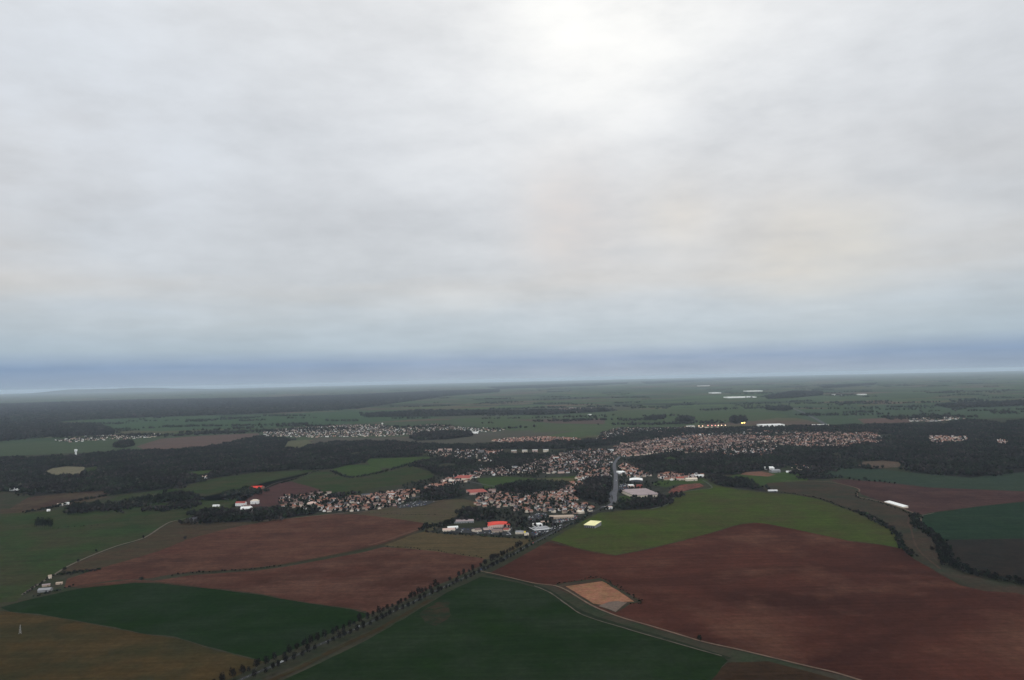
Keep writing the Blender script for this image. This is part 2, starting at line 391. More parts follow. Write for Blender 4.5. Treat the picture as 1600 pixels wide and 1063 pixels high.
fields = [
 ('green_field', [(-260, 965), (25, 940), (35, 930), (55, 917), (80, 902), (100, 889), (122, 878), (150, 866), (185, 853), (225, 841), (267, 816), (300, 812), (360, 796), (240, 785), (60, 800), (-80, 806)], GREEN1, 'large green field left of the village, above the country lane'),
 ('ploughed_field', [(-100, 800), (15, 795), (45, 777), (125, 769), (165, 767), (168, 777), (130, 787), (80, 792), (40, 801), (-80, 808)], field_mat('soil_a', (.046, .024, .020), (.038, .024, .019), .006, c3=(.058, .044, .027), rows=.1), 'small brown field beside the left wood'),
 ('green_field', [(170, 781), (200, 773), (275, 763), (290, 770), (230, 780), (175, 786)], GREEN1, 'thin green field under the wood'),
 ('green_field', [(278, 766), (300, 757), (337, 748), (400, 740), (450, 736), (487, 734), (487, 738), (460, 751), (430, 758), (400, 769), (380, 776), (340, 783), (300, 782), (262, 790), (320, 800), (360, 795), (372, 780)], GREEN1, 'long green field below the left wood'),
 ('green_field', [(458, 753), (487, 740), (510, 737), (540, 747), (575, 746), (625, 733), (645, 730), (672, 737), (677, 745), (650, 754), (587, 762), (540, 775), (512, 775), (480, 762)], GREEN1, 'curved green field behind the west village'),
 ('ploughed_field', [(370, 792), (400, 771), (437, 755), (455, 753), (487, 761), (507, 769), (500, 777), (460, 783), (420, 792)], field_mat('soil_b', (.064, .030, .028), (.052, .028, .026), .01, rows=.9), 'small reddish field rising behind the west village'),
 ('pasture', [(520, 733), (545, 727), (575, 727), (595, 732), (598, 737), (580, 743), (550, 745), (525, 738)], BRIGHT, 'bright green pasture in the wood'),
 ('pasture', [(576, 717), (612, 716), (670, 714), (676, 719), (637, 726), (612, 732), (580, 730), (574, 722)], BRIGHT, 'bright green pasture right of the wood'),
 ('pasture', [(682, 727), (697, 724), (712, 725), (712, 730), (685, 732)], M['under'], 'small dull clearing'),
 ('pasture', [(745, 748), (790, 745), (840, 748), (900, 744), (902, 752), (870, 756), (830, 752), (790, 760), (757, 764), (752, 756)], BRIGHT, 'green common inside the town'),
 ('stubble_field', [(838, 748), (900, 747), (900, 755), (870, 757), (838, 753)], field_mat('tan_a', (.085, .075, .04), (.07, .07, .035), .02), 'tan patch on the common'),
 ('stubble_field', [(66, 739), (82, 732), (105, 729), (132, 730), (133, 737), (125, 745), (82, 746)], field_mat('tan_b', (.135, .118, .078), (.12, .11, .072), .02), 'tan clearing in the left wood'),
 ('pasture', [(132, 732), (150, 729), (158, 737), (135, 742)], GREEN1, 'green clearing edge'),
 ('pasture', [(288, 738), (330, 735), (333, 741), (310, 747)], BRIGHT, 'small green clearing with a house'),
 ('pasture', [(543, 709), (560, 706), (568, 712), (550, 714)], M['under'], 'clearing in the wood'),
 ('stubble_field', [(443, 702), (450, 690), (480, 687), (489, 694), (470, 702)], field_mat('tan_c', (.075, .078, .044), (.085, .08, .05), .02), 'yellowish field above the wood'),
 ('stubble_field', [(553, 805), (575, 799), (612, 793), (662, 792), (695, 781), (725, 780), (747, 786), (744, 797), (729, 807), (710, 817), (690, 824), (666, 832), (650, 820), (625, 814), (587, 810)], field_mat('olive_a', (.062, .052, .029), (.052, .050, .026), .006, rows=.2, c3=(.062, .046, .031)), 'olive stubble field below the west village'),
 ('ploughed_field', [(405, 817), (450, 811), (512, 804), (555, 804), (587, 807), (625, 812), (665, 818), (668, 823), (640, 834), (600, 849), (560, 859), (500, 871), (440, 882), (400, 888), (300, 894), (262, 899), (235, 904), (180, 907), (120, 916), (100, 919), (105, 905), (150, 890), (200, 874), (250, 859), (293, 842), (350, 827)], field_mat('soil_c', (.066, .027, .020), (.046, .022, .016), .004, rows=.35, c3=(.080, .038, .026)), 'large reddish brown ploughed field below the west village'),
 ('stubble_field', [(97, 892), (122, 879), (150, 867), (185, 855), (225, 843), (252, 826), (272, 815), (340, 816), (400, 817), (350, 828), (293, 843), (250, 861), (200, 876), (150, 890), (112, 893)], field_mat('olive_b', (.050, .032, .021), (.040, .034, .020), .01, rows=.5), 'dull brown strip beside the country lane'),
 ('stubble_field', [(600, 852), (640, 836), (664, 831), (694, 835), (729, 836), (770, 840), (797, 841), (833, 844), (800, 862), (775, 872), (757, 874), (725, 869), (687, 863), (650, 859), (620, 856)], field_mat('olive_c', (.070, .051, .026), (.058, .046, .024), .008, rows=-.1), 'olive brown field between hedge and avenue'),
 ('ploughed_field', [(757, 873), (725, 869), (687, 863), (650, 859), (600, 855), (560, 865), (500, 876), (440, 887), (400, 892), (300, 899), (262, 905), (240, 908), (205, 906), (105, 918), (130, 919), (212, 911), (250, 912), (325, 920), (400, 929), (475, 942), (550, 953), (578, 960), (625, 942), (680, 916), (720, 899), (750, 885)], field_mat('soil_d', (.060, .024, .017), (.040, .017, .012), .005, rows=.1, c3=(.078, .038, .027)), 'dark red ploughed field left of the avenue'),
 ('crop_field', [(0, 950), (35, 940), (100, 925), (130, 919), (212, 911), (250, 912), (325, 920), (400, 929), (475, 942), (550, 953), (578, 960), (565, 968), (500, 997), (460, 1015), (412, 1036), (325, 1013), (275, 998), (225, 992), (175, 982), (75, 964), (20, 958)], field_mat('crop_a', (.0055, .0165, .0035), (.0075, .0195, .004), .004, rows=-.2, c3=(.011, .021, .009), tram=-.2), 'dark green crop field left of the avenue'),
 ('stubble_field', [(-200, 985), (-60, 950), (20, 957), (75, 963), (175, 981), (225, 991), (275, 997), (325, 1012), (414, 1035), (385, 1049), (355, 1066), (280, 1110), (-400, 1110)], field_mat('tan_d', (.045, .029, .011), (.056, .037, .015), .006, rows=-.25, c3=(.030, .027, .012)), 'yellow brown field in the bottom left corner'),
 ('grass_field', [(856, 846), (892, 826), (935, 802), (975, 798), (1015, 796), (1042, 789), (1055, 778), (1062, 770), (1112, 763), (1106, 755), (1112, 757), (1150, 765), (1200, 771), (1237, 773), (1280, 781), (1312, 793), (1337, 802), (1362, 813), (1390, 827), (1402, 838), (1410, 858), (1375, 852), (1325, 846), (1250, 830), (1200, 820), (1182, 818), (1150, 822), (1100, 837), (1050, 850), (1012, 859), (962, 869), (945, 867), (900, 857), (870, 849)], field_mat('crop_b', (.033, .052, .010), (.042, .060, .013), .004, rows=.5, c3=(.042, .042, .016), tram=.5), 'broad yellowish green field right of the town road'),
 ('ploughed_field', [(850, 846), (862, 845), (900, 856), (945, 866), (962, 868), (1012, 858), (1050, 849), (1100, 836), (1150, 821), (1182, 817), (1200, 819), (1250, 829), (1325, 845), (1375, 851), (1410, 858), (1428, 874), (1450, 886), (1470, 898), (1500, 915), (1537, 924), (1570, 923), (1720, 960), (1900, 1110), (1480, 1110), (1350, 1065), (1312, 1055), (1262, 1043), (1200, 1027), (1100, 1005), (1050, 990), (975, 968), (925, 948), (900, 933), (867, 917), (800, 905), (755, 894), (785, 880), (820, 862)], field_mat('soil_e', (.062, .022, .015), (.032, .012, .009), .0022, rows=-.5, c3=(.080, .036, .024), contrast=.22, patch=(.5, .66)), 'very large red brown ploughed field filling the lower right'),
 ('crop_field', [(745, 901), (800, 909), (850, 922), (882, 942), (912, 961), (975, 981), (1050, 1003), (1125, 1024), (1137, 1033), (1112, 1063), (1095, 1110), (300, 1130), (380, 1085), (430, 1068), (500, 1037), (575, 1000), (640, 962), (700, 925)], field_mat('crop_c', (.0055, .0145, .0035), (.008, .020, .004), .0035, rows=.55, c3=(.014, .023, .011), tram=.55), 'dark green crop field at the bottom centre'),
 ('stubble_field', [(1137, 1036), (1200, 1034), (1262, 1050), (1330, 1070), (1440, 1110), (1095, 1110), (1112, 1063)], field_mat('tan_e', (.026, .015, .009), (.034, .020, .011), .02, rows=.9), 'brown rough corner below the curved track'),
 ('green_field', [(1180, 754), (1287, 754), (1305, 756), (1337, 766), (1337, 776), (1362, 783), (1412, 797), (1432, 812), (1436, 824), (1462, 842), (1474, 857), (1479, 879), (1502, 894), (1550, 908), (1640, 925), (1600, 928), (1537, 924), (1500, 914), (1470, 897), (1450, 885), (1428, 872), (1409, 857), (1400, 837), (1389, 827), (1362, 812), (1337, 801), (1312, 792), (1280, 780), (1237, 772), (1200, 770)], field_mat('valley', (.022, .031, .020), (.034, .029, .020), .006, c3=(.044, .031, .022), patch=(.38, .6)), 'grey green valley field right of the broad field'),
 ('ploughed_field', [(1296, 750), (1325, 750), (1400, 755), (1450, 761), (1600, 767), (1760, 775), (1760, 790), (1600, 785), (1525, 793), (1450, 803), (1435, 806), (1412, 795), (1385, 785), (1362, 779), (1345, 772), (1342, 764), (1310, 755)], field_mat('soil_f', (.048, .024, .022), (.036, .020, .020), .005, rows=-.1, c3=(.056, .030, .026)), 'brown field behind the white shed'),
 ('green_field', [(1760, 789), (1600, 784), (1525, 792), (1450, 802), (1440, 808), (1438, 820), (1462, 836), (1478, 845), (1620, 842), (1800, 850)], field_mat('crop_d', (.011, .025, .014), (.015, .029, .016), .005, rows=.2), 'dark green field beyond the creek trees'),
 ('rough_field', [(1478, 844), (1620, 842), (1800, 850), (1800, 940), (1640, 920), (1560, 903), (1510, 884), (1482, 870)], field_mat('rough_a', (.016, .015, .013), (.022, .017, .014), .01), 'rough brown ground at the right edge'),
 ('green_field', [(1283, 736), (1305, 731), (1375, 734), (1425, 739), (1517, 747), (1600, 738), (1760, 730), (1760, 776), (1600, 768), (1450, 762), (1400, 756), (1325, 748), (1290, 744)], field_mat('crop_e', (.022, .036, .025), (.028, .040, .026), .004, rows=.1), 'grey green field in front of the right wood'),
 ('ploughed_field', [(1340, 728), (1350, 722), (1380, 720), (1408, 723), (1405, 730), (1370, 732)], field_mat('soil_g', (.085, .055, .042), (.075, .06, .045), .02), 'small brown clearing in the right wood'),
 ('green_field', [(1112, 753), (1150, 742), (1185, 739), (1240, 738), (1262, 746), (1262, 752), (1200, 755), (1190, 760)], BRIGHT, 'small green field by the white farm'),
 ('ploughed_field', [(1157, 742), (1162, 738), (1190, 737), (1212, 742), (1200, 745)], field_mat('soil_h', (.16, .075, .055), (.12, .07, .05), .02), 'orange brown patch by the white farm'),
 ('vineyard', [(1044, 770), (1050, 764), (1065, 758), (1092, 755), (1100, 760), (1075, 766), (1050, 772)], field_mat('vines', (.16, .055, .045), (.10, .05, .04), .02, rows=1.2, contrast=.6), 'narrow red plot on the town edge'),
 ('pasture', [(1025, 752), (1050, 750), (1100, 748), (1108, 755), (1060, 757), (1040, 762), (1020, 758)], BRIGHT, 'green strip below the housing row'),
 ('pasture', [(1036, 717), (1048, 714), (1058, 717), (1056, 722), (1040, 722)], BRIGHT, 'green clearing behind the houses'),
 ('pasture', [(968, 776), (985, 774), (992, 781), (975, 788), (966, 785)], BRIGHT, 'lawn in front of the factory'),
 ('pasture', [(672, 820), (700, 812), (735, 813), (760, 815), (760, 824), (700, 826)], M['verge'], 'grass round the trading estate'),
]
for nm, px, mt, lb in fields: sheet(nm, px, mt, lb)
# tan square plot in the big field, the shadow of its bank laid down as a dark grass strip
sheet('grass_margin', [(864, 915), (900, 909), (938, 904), (1003, 941), (985, 944), (962, 958), (925, 945)], M['verge'], 'dark grass strip standing for bank shadow round the sandy plot')
sheet('ploughed_field', [(872, 915), (900, 911), (937, 907), (996, 940), (985, 942), (960, 957), (925, 943)], field_mat('plot_dark', (.040, .028, .02), (.05, .034, .024), .02), 'dark soil rim inside the bank shadow strip')
sheet('sandy_plot', [(884, 917), (912, 913), (941, 909), (965, 923), (991, 941), (975, 941), (962, 943), (952, 943), (942, 946), (927, 944), (905, 930)], field_mat('sand', (.17, .095, .050), (.21, .115, .065), .03, c3=(.23, .10, .065), contrast=.3), 'sandy orange square plot beside the track')
sheet('rubble_patch', [(942, 945), (952, 941), (965, 940), (980, 942), (972, 948), (962, 957), (950, 952), (935, 948)], M['rubble'], 'grey chalky rubble corner of the sandy plot', amp=3)
# worn earth showing in the crop near the avenue
for pts in ([(655, 962), (668, 950), (688, 943), (702, 950), (700, 968), (680, 979), (664, 974)], [(678, 944), (692, 938), (704, 941), (700, 947)]):
    sheet('bare_patch', pts, field_mat('bare_soil', (.026, .019, .011), (.032, .022, .013), .02, c3=(.012, .022, .011)), 'bare soil patch in the dark green crop', amp=4)
strip('grass_margin', [(1140, 1030), (1050, 1001), (975, 979), (912, 958), (882, 940), (850, 920), (800, 906), (752, 897)], lambda u: 7, field_mat('margin', (.014, .021, .011), (.020, .022, .013), .03), 'grass margin below the curved track', jit=.6)
strip('dirt_track', [(1128, 1026), (1050, 1004), (975, 982), (912, 962), (884, 944), (860, 927), (835, 916)], 2.2, M['chalk'], 'faint dirt line at the crop edge', jit=.5)
strip('grass_strip', [(270, 898), (330, 894), (400, 888), (440, 883), (500, 872), (560, 860), (600, 851), (640, 836), (667, 823)], lambda u: 7+5*u, field_mat('strip', (.036, .029, .015), (.046, .032, .020), .02), 'olive grass strip dividing the two ploughed fields', jit=.6)
strip('dirt_track', [(662, 826), (640, 832), (600, 846), (575, 853)], 9, field_mat('pinkdirt', (.10, .048, .034), (.080, .044, .032), .03), 'pale reddish edge of the ploughed field', jit=1)

HL = field_mat('headland', (.020, .030, .016), (.034, .034, .022), .03, c3=(.044, .038, .026))
for px in ([(105, 919), (150, 916), (212, 910.5), (260, 912), (325, 919.5), (400, 928.5), (475, 941.5), (550, 952.5), (578, 959)], [(856, 846), (900, 857), (945, 867), (965, 868), (1012, 858.5), (1050, 849.5), (1100, 837), (1150, 821.5), (1182, 817.5), (1250, 829.5), (1325, 845.5), (1375, 851.5), (1408, 858)], [(20, 957.5), (75, 963.5), (175, 981.5), (225, 991.5), (275, 997.5), (325, 1012.5), (412, 1035)], [(1440, 805), (1525, 792.5), (1600, 784.5)]):
    strip('grass_margin', px, lambda u: 2.6+1.2*math.sin(u*23)+.8*math.sin(u*61), HL, 'thin ragged grass margin between two fields', jit=.5)

# roads ---------------------------------------------------------------------
AV = [(300, 1098), (360, 1070), (430, 1040), (500, 1008), (570, 977), (640, 944), (700, 915), (760, 888), (800, 867), (850, 840), (890, 819), (920, 804), (941, 793)]
strip('verge', [(x+2, y+2) for x, y in AV[:10]], 34, M['verge'], 'grass verge under the avenue trees', jit=1.0)
strip('stubble_strip', [(415, 1068), (480, 1038), (540, 1008), (590, 985), (640, 957), (672, 938)], 9, field_mat('wornverge', (.036, .023, .011), (.028, .026, .013), .03), 'worn tan strip right of the avenue', jit=1)
M['lane_asphalt'] = plain_mat('worn_asphalt', (.040, .040, .042), .25, .05, 1.0, 0.0)
road = strip('road', AV, 6.2, M['lane_asphalt'], 'straight tree lined road into the town')
pl = catmull(G(AV)); zz = nextz(); bb = MB(); acc = 0
for i in range(len(pl)-1):
    a, b_ = pl[i], pl[i+1]; L = math.hypot(b_[0]-a[0], b_[1]-a[1]); ux, uy = (b_[0]-a[0])/L, (b_[1]-a[1])/L; s = 0
    while s+3 < L:
        x0, y0 = a[0]+ux*s, a[1]+uy*s; x1, y1 = x0+ux*3, y0+uy*3; nx, ny = -uy*.08, ux*.08
        bb.poly([(x0-nx, y0-ny, zz), (x1-nx, y1-ny, zz), (x1+nx, y1+ny, zz), (x0+nx, y0+ny, zz)]); s += 13
meta(bb.build('road_marking', M['paint']), 'dashed centre line of the straight road', 'road marking', kind='structure')
MR = [(941, 793), (952, 790), (959, 785), (961, 779), (960, 773), (962, 764), (962, 752), (962, 741), (960, 731), (960, 725), (963, 720), (968, 714)]
M['street'] = plain_mat('pale_asphalt', (.105, .105, .115), .2, .05, 1.0, 0.0)
strip('road', MR, lambda u: 12 if u < .35 else 18-7*u, M['street'], 'wide grey main street climbing into the town')
strip('road', [(957, 786), (953, 778), (954, 771), (958, 768), (962, 765)], 9, M['asphalt'], 'curved slip road at the roundabout')
strip('lane', [(35, 930), (55, 917), (80, 902), (100, 889), (122, 878), (150, 866), (185, 853), (225, 841), (252, 824), (267, 816), (290, 811)], 5, M['chalk'], 'narrow country lane on the left')
strip('track', [(750, 893), (775, 898), (800, 904), (835, 912), (867, 916), (885, 923), (900, 932), (925, 947), (950, 958), (975, 967), (1010, 977), (1050, 989), (1100, 1004), (1150, 1015), (1200, 1027), (1262, 1042), (1312, 1054), (1380, 1076)], 3.6, M['track'], 'pale gravel track curving below the great ploughed field')
strip('track', [(1230, 752), (1290, 753), (1315, 757), (1338, 763), (1343, 767), (1339, 772), (1342, 777), (1362, 781), (1385, 787), (1412, 796), (1432, 804), (1438, 810), (1439, 818)], 4.0, M['track'], 'pale winding track past the white shed')
strip('track', [(1440, 806), (1460, 802)], 3.0, M['chalk'], 'short track stub')
strip('track', [(1395, 800), (1412, 803), (1420, 808), (1419, 818), (1424, 828), (1428, 845), (1434, 858), (1445, 870), (1470, 890)], 4, field_mat('pinktrack', (.060, .038, .028), (.050, .034, .026), .03), 'faint brown track down the valley', jit=.8)
strip('track', [(1435, 830), (1452, 842), (1458, 855), (1457, 868), (1466, 880)], 2, field_mat('fainttrack', (.050, .040, .030), (.040, .034, .026), .03), 'second faint track down the valley')
strip('track', [(1017, 796), (1040, 790), (1050, 781), (1062, 771), (1090, 766), (1112, 763), (1105, 755), (1098, 751)], 6, field_mat('greypath', (.07, .08, .06), (.06, .07, .055), .03), 'curving grey green path at the edge of the broad field')
strip('lane', [(400, 815), (440, 812), (487, 807), (530, 803), (560, 801), (590, 797), (612, 793), (640, 793), (665, 788), (682, 784), (697, 781)], 5, M['track'], 'lane along the lower edge of the west village')
strip('lane', [(372, 778), (392, 771), (410, 765), (432, 755), (470, 745), (487, 738)], 3.5, M['chalk'], 'field path by the red barn')
strip('road', [(1172, 704), (1176, 712), (1178, 719)], 9, M['asphalt'], 'pale street running down through the right part of town')
strip('road', [(1290, 664), (1275, 655), (1255, 645), (1238, 638), (1230, 634)], 26, M['asphalt'], 'straight road crossing the far plain')
for k, (a, b_, c_, d) in enumerate([(700, 746, 800, 765), (620, 782, 720, 764), (800, 740, 950, 722), (790, 722, 900, 712), (780, 775, 900, 770), (840, 800, 950, 760)]):
    strip('street', [(a, b_), ((a+c_)/2, (b_+d)/2+1), (c_, d)], 7, M['asphalt'], 'town street between houses')
# car parks
lots = [('car_park', [(820, 812), (838, 803), (852, 802), (857, 806), (848, 813), (832, 816)]), ('car_park', [(618, 793), (640, 786), (668, 783), (680, 784), (668, 789), (650, 793), (625, 795)]),
        ('car_park', [(692, 832), (700, 826), (760, 826), (800, 826), (798, 838), (740, 834)]), ('car_park', [(826, 834), (848, 830), (872, 822), (880, 822), (850, 836), (835, 840)]),
        ('car_park', [(968, 758), (982, 757), (984, 766), (972, 770), (966, 766)]), ('car_park', [(855, 816), (880, 810), (905, 805), (900, 812), (870, 820)])]
for nm, px in lots: sheet(nm, px, M['lane_asphalt'], 'grey asphalt car park', amp=.2)

# ------------------------------------------------------------------ tree kit
def crown_variant(seed, nleaf, R=1.0, hz=1.25, leaf=.3, core=True, base=.12):
    "unit crown: width ~2, from z=base upward; V (n,3), T (m,3)"
    r = np.random.RandomState(seed); V = []; Tt = []
    if core:
        ph = (1+5**.5)/2
        ico = np.array([(-1, ph, 0), (1, ph, 0), (-1, -ph, 0), (1, -ph, 0), (0, -1, ph), (0, 1, ph), (0, -1, -ph), (0, 1, -ph), (ph, 0, -1), (ph, 0, 1), (-ph, 0, -1), (-ph, 0, 1)])/1.9
        fc = np.array([(0, 11, 5), (0, 5, 1), (0, 1, 7), (0, 7, 10), (0, 10, 11), (1, 5, 9), (5, 11, 4), (11, 10, 2), (10, 7, 6), (7, 1, 8), (3, 9, 4), (3, 4, 2), (3, 2, 6), (3, 6, 8), (3, 8, 9), (4, 9, 5), (2, 4, 11), (6, 2, 10), (8, 6, 7), (9, 8, 1)])
        ico = ico*.74*r.uniform(.72, 1.12, (12, 1)); ico[:, 2] = ico[:, 2]*hz*.7+hz*.62+base
        V.append(ico); Tt.append(fc)
    k = 12 if core else 0
    lobes = r.normal(0, 1, (6, 3)); lobes /= np.linalg.norm(lobes, axis=1)[:, None]; lobes *= .45
    d = r.normal(0, 1, (nleaf, 3)); d /= np.linalg.norm(d, axis=1)[:, None]
    rad = r.uniform(.35, 1, nleaf)**.5
    c0 = d*rad[:, None]*.62+lobes[r.randint(0, 6, nleaf)]
    c0[:, 2] = c0[:, 2]*hz*.62+hz*.66+base
    tri = r.normal(0, 1, (nleaf, 3, 3)); tri /= np.linalg.norm(tri, axis=2)[:, :, None]
    tv = c0[:, None, :]+tri*leaf*r.uniform(.6, 1.3, (nleaf, 1, 1))
    V.append(tv.reshape(-1, 3)*np.array([R, R, 1])); Tt.append(np.arange(nleaf*3).reshape(-1, 3)+k)
    return np.concatenate(V), np.concatenate(Tt)
LOWV = [crown_variant(s, 22) for s in range(6)]
def forest_mesh(name, pts, size, mats, mixp=None, hmul=1.0, zs=(.8, 1.2)):
    n = len(pts)
    if n == 0: return None
    var = nrs.randint(0, 6, n); Vs, Ts, Ms, Tn = [], [], [], []; off = 0
    tint = np.exp(nrs.normal(0, .42, n))*(1+.35*np.sin(pts[:, 0]/57+1.3)*np.sin(pts[:, 1]/83))
    for k in range(6):
        idx = np.where(var == k)[0]
        if not len(idx): continue
        V, Tt = LOWV[k]; a = nrs.uniform(0, 6.28, len(idx)); s = size*nrs.uniform(.75, 1.3, len(idx)) if np.isscalar(size) else size[idx]
        hz = s*(hmul if np.isscalar(hmul) else hmul[idx])*nrs.uniform(zs[0], zs[1], len(idx)); ca, sa = np.cos(a), np.sin(a)
        X_ = (V[None, :, 0]*ca[:, None]-V[None, :, 1]*sa[:, None])*s[:, None]+pts[idx, 0][:, None]
        Y_ = (V[None, :, 0]*sa[:, None]+V[None, :, 1]*ca[:, None])*s[:, None]+pts[idx, 1][:, None]
        Z_ = V[None, :, 2]*hz[:, None]*1.35
        Tn.append(np.repeat(tint[idx], len(V)))
        Vs.append(np.stack([X_, Y_, Z_], 2).reshape(-1, 3))
        Ts.append((Tt[None]+(np.arange(len(idx))*len(V))[:, None, None]).reshape(-1, 3)+off); off += len(idx)*len(V)
        if len(mats) > 1: Ms.append(np.repeat((nrs.rand(len(idx)) < (mixp or .3)).astype(int), len(Tt)))
    return np_mesh(name, np.concatenate(Vs), np.concatenate(Ts), mats, np.concatenate(Ms) if Ms else None, np.concatenate(Tn))

CLEAR = [G(px) for nm, px, mt, lb in fields if lb.startswith(('tan clearing', 'green clearing', 'small green clearing', 'clearing', 'yellowish', 'bright', 'small dull', 'small brown clearing', 'curved green', 'green common'))]
CLEAR += [[P(*q) for q in p] for p in ([(1450, 680), (1512, 682), (1512, 693), (1452, 694)], [(1556, 688), (1576, 689), (1575, 696), (1558, 696)])]
woods = [
 ('big dark wood across the left middle distance', [(-90, 718), (0, 717), (50, 717), (120, 714), (137, 711), (200, 706), (275, 705), (325, 700), (362, 693), (387, 687), (412, 683), (450, 688), (487, 697), (525, 692), (575, 691), (637, 692), (650, 697), (648, 704), (662, 713), (600, 718), (575, 721), (550, 727), (520, 733), (510, 734), (475, 735), (400, 738), (337, 747), (312, 752), (275, 764), (237, 768), (175, 773), (125, 768), (87, 772), (50, 776), (37, 771), (0, 768), (-90, 772)], 6.5, 11.5),
 ('wooded belt winding below the green pasture', [(97, 803), (125, 790), (162, 789), (200, 785), (225, 781), (250, 774), (280, 769), (300, 774), (314, 781), (275, 784), (237, 786), (207, 801), (180, 803), (150, 802), (120, 804)], 5.5, 9),
 ('small wood on the slope above the village road', [(240, 793), (262, 790), (310, 783), (313, 790), (290, 797), (245, 804)], 5, 9),
 ('dark wood in front of the white farm cluster', [(290, 813), (300, 803), (350, 799), (368, 802), (395, 797), (430, 797), (470, 798), (495, 801), (487, 805), (440, 810), (400, 814), (350, 819), (310, 820)], 5.5, 9),
 ('small wood beside the red barn', [(335, 780), (355, 771), (385, 765), (410, 768), (410, 774), (380, 777), (350, 783)], 5, 9),
 ('wood behind the west village', [(512, 764), (525, 759), (555, 755), (582, 760), (570, 766), (545, 771), (537, 778), (518, 778)], 5.5, 9),
 ('wood wrapped round the bright pastures', [(640, 727), (662, 713), (680, 716), (720, 718), (750, 727), (800, 720), (832, 722), (790, 734), (740, 738), (700, 745), (680, 743), (660, 733)], 5.5, 10),
 ('dark trees between the village terraces', [(655, 776), (672, 765), (700, 763), (722, 768), (712, 778), (690, 782), (665, 781)], 5.5, 9),
 ('dark copse left of the red roofed hall', [(725, 801), (745, 795), (762, 796), (772, 803), (762, 811), (745, 816), (725, 813), (712, 813)], 5.5, 9),
 ('wooded mound in the middle of the town', [(765, 765), (790, 757), (820, 751), (850, 752), (880, 757), (892, 765), (860, 771), (820, 771), (790, 768)], 5.5, 9),
 ('dark wood left of the roundabout', [(895, 770), (912, 755), (935, 747), (955, 750), (958, 762), (952, 770), (952, 780), (944, 789), (925, 785), (905, 778)], 5.5, 9),
 ('dark trees hiding the factory front', [(968, 790), (985, 785), (1000, 783), (1040, 776), (1060, 770), (1046, 784), (1020, 796), (990, 798), (970, 797)], 5.5, 9),
 ('wood on the slope right of the main street', [(985, 722), (1025, 715), (1075, 710), (1100, 712), (1150, 714), (1200, 714), (1225, 700), (1287, 700), (1300, 702), (1290, 730), (1262, 731), (1240, 724), (1225, 731), (1200, 734), (1150, 742), (1100, 742), (1025, 740), (1005, 734), (992, 728)], 6, 10.5),
 ('dark strip of trees beside the broad field', [(1107, 751), (1130, 746), (1160, 751), (1190, 760), (1200, 769), (1150, 763), (1120, 758)], 5.5, 9),
 ('great dark wood at the right edge', [(1300, 701), (1380, 695), (1400, 680), (1430, 672), (1475, 665), (1512, 657), (1545, 660), (1560, 664), (1600, 657), (1800, 650), (1800, 735), (1600, 738), (1517, 747), (1425, 739), (1407, 722), (1350, 720), (1317, 712)], 6.5, 12),
 ('belt of trees behind the apartment blocks', [(640, 694), (700, 697), (750, 697), (790, 694), (850, 692), (920, 690), (980, 683), (1050, 677), (1060, 681), (1000, 690), (950, 697), (870, 702), (800, 702), (740, 703), (650, 704)], 6.5, 11.5),
 ('wooded north side of the town', [(960, 684), (1000, 676), (1050, 672), (1100, 671), (1200, 668), (1300, 666), (1400, 664), (1480, 663), (1430, 672), (1380, 680), (1300, 676), (1200, 676), (1060, 680)], 6.5, 17),
 ('wooded hollow right of the small farms', [(1210, 722), (1240, 716), (1290, 714), (1330, 718), (1345, 726), (1380, 733), (1330, 734), (1290, 737), (1262, 746), (1240, 744), (1245, 732)], 5.5, 13),
 ('trees on the slope between apartment blocks and houses', [(768, 708), (800, 711), (860, 711), (885, 706), (900, 704), (885, 708), (860, 712), (838, 719), (820, 727), (795, 726), (765, 724)], 5.5, 11),
 ('trees beside the valley hamlet', [(1262, 737), (1290, 738), (1296, 748), (1268, 750), (1245, 752), (1243, 748)], 5, 11),
]
MRG0 = catmull(G(MR))
tot = 0
for lb, px, size, sp in woods:
    sheet('wood_floor', px, M['floor'], 'leaf litter under the trees', amp=7, z=.047)
    pts = scatter(px, sp, clear=CLEAR, warp=26)
    hole = np.sin(pts[:, 0]/41+1)+np.sin(pts[:, 1]/59+pts[:, 0]/77)+np.sin((pts[:, 0]-pts[:, 1])/29)+nrs.normal(0, .45, len(pts)); pts = pts[hole > -1.9]; pts = np.array([p for p in pts if not any((p[0]-a_)**2+(p[1]-b__)**2 < 15**2 for a_, b__ in MRG0)]); tot += len(pts)
    me = forest_mesh('wood', pts, size, [M['wood'], M['everg']], .22)
    meta(link(bpy.data.objects.new('wood', me)), lb, 'wood', kind='stuff')
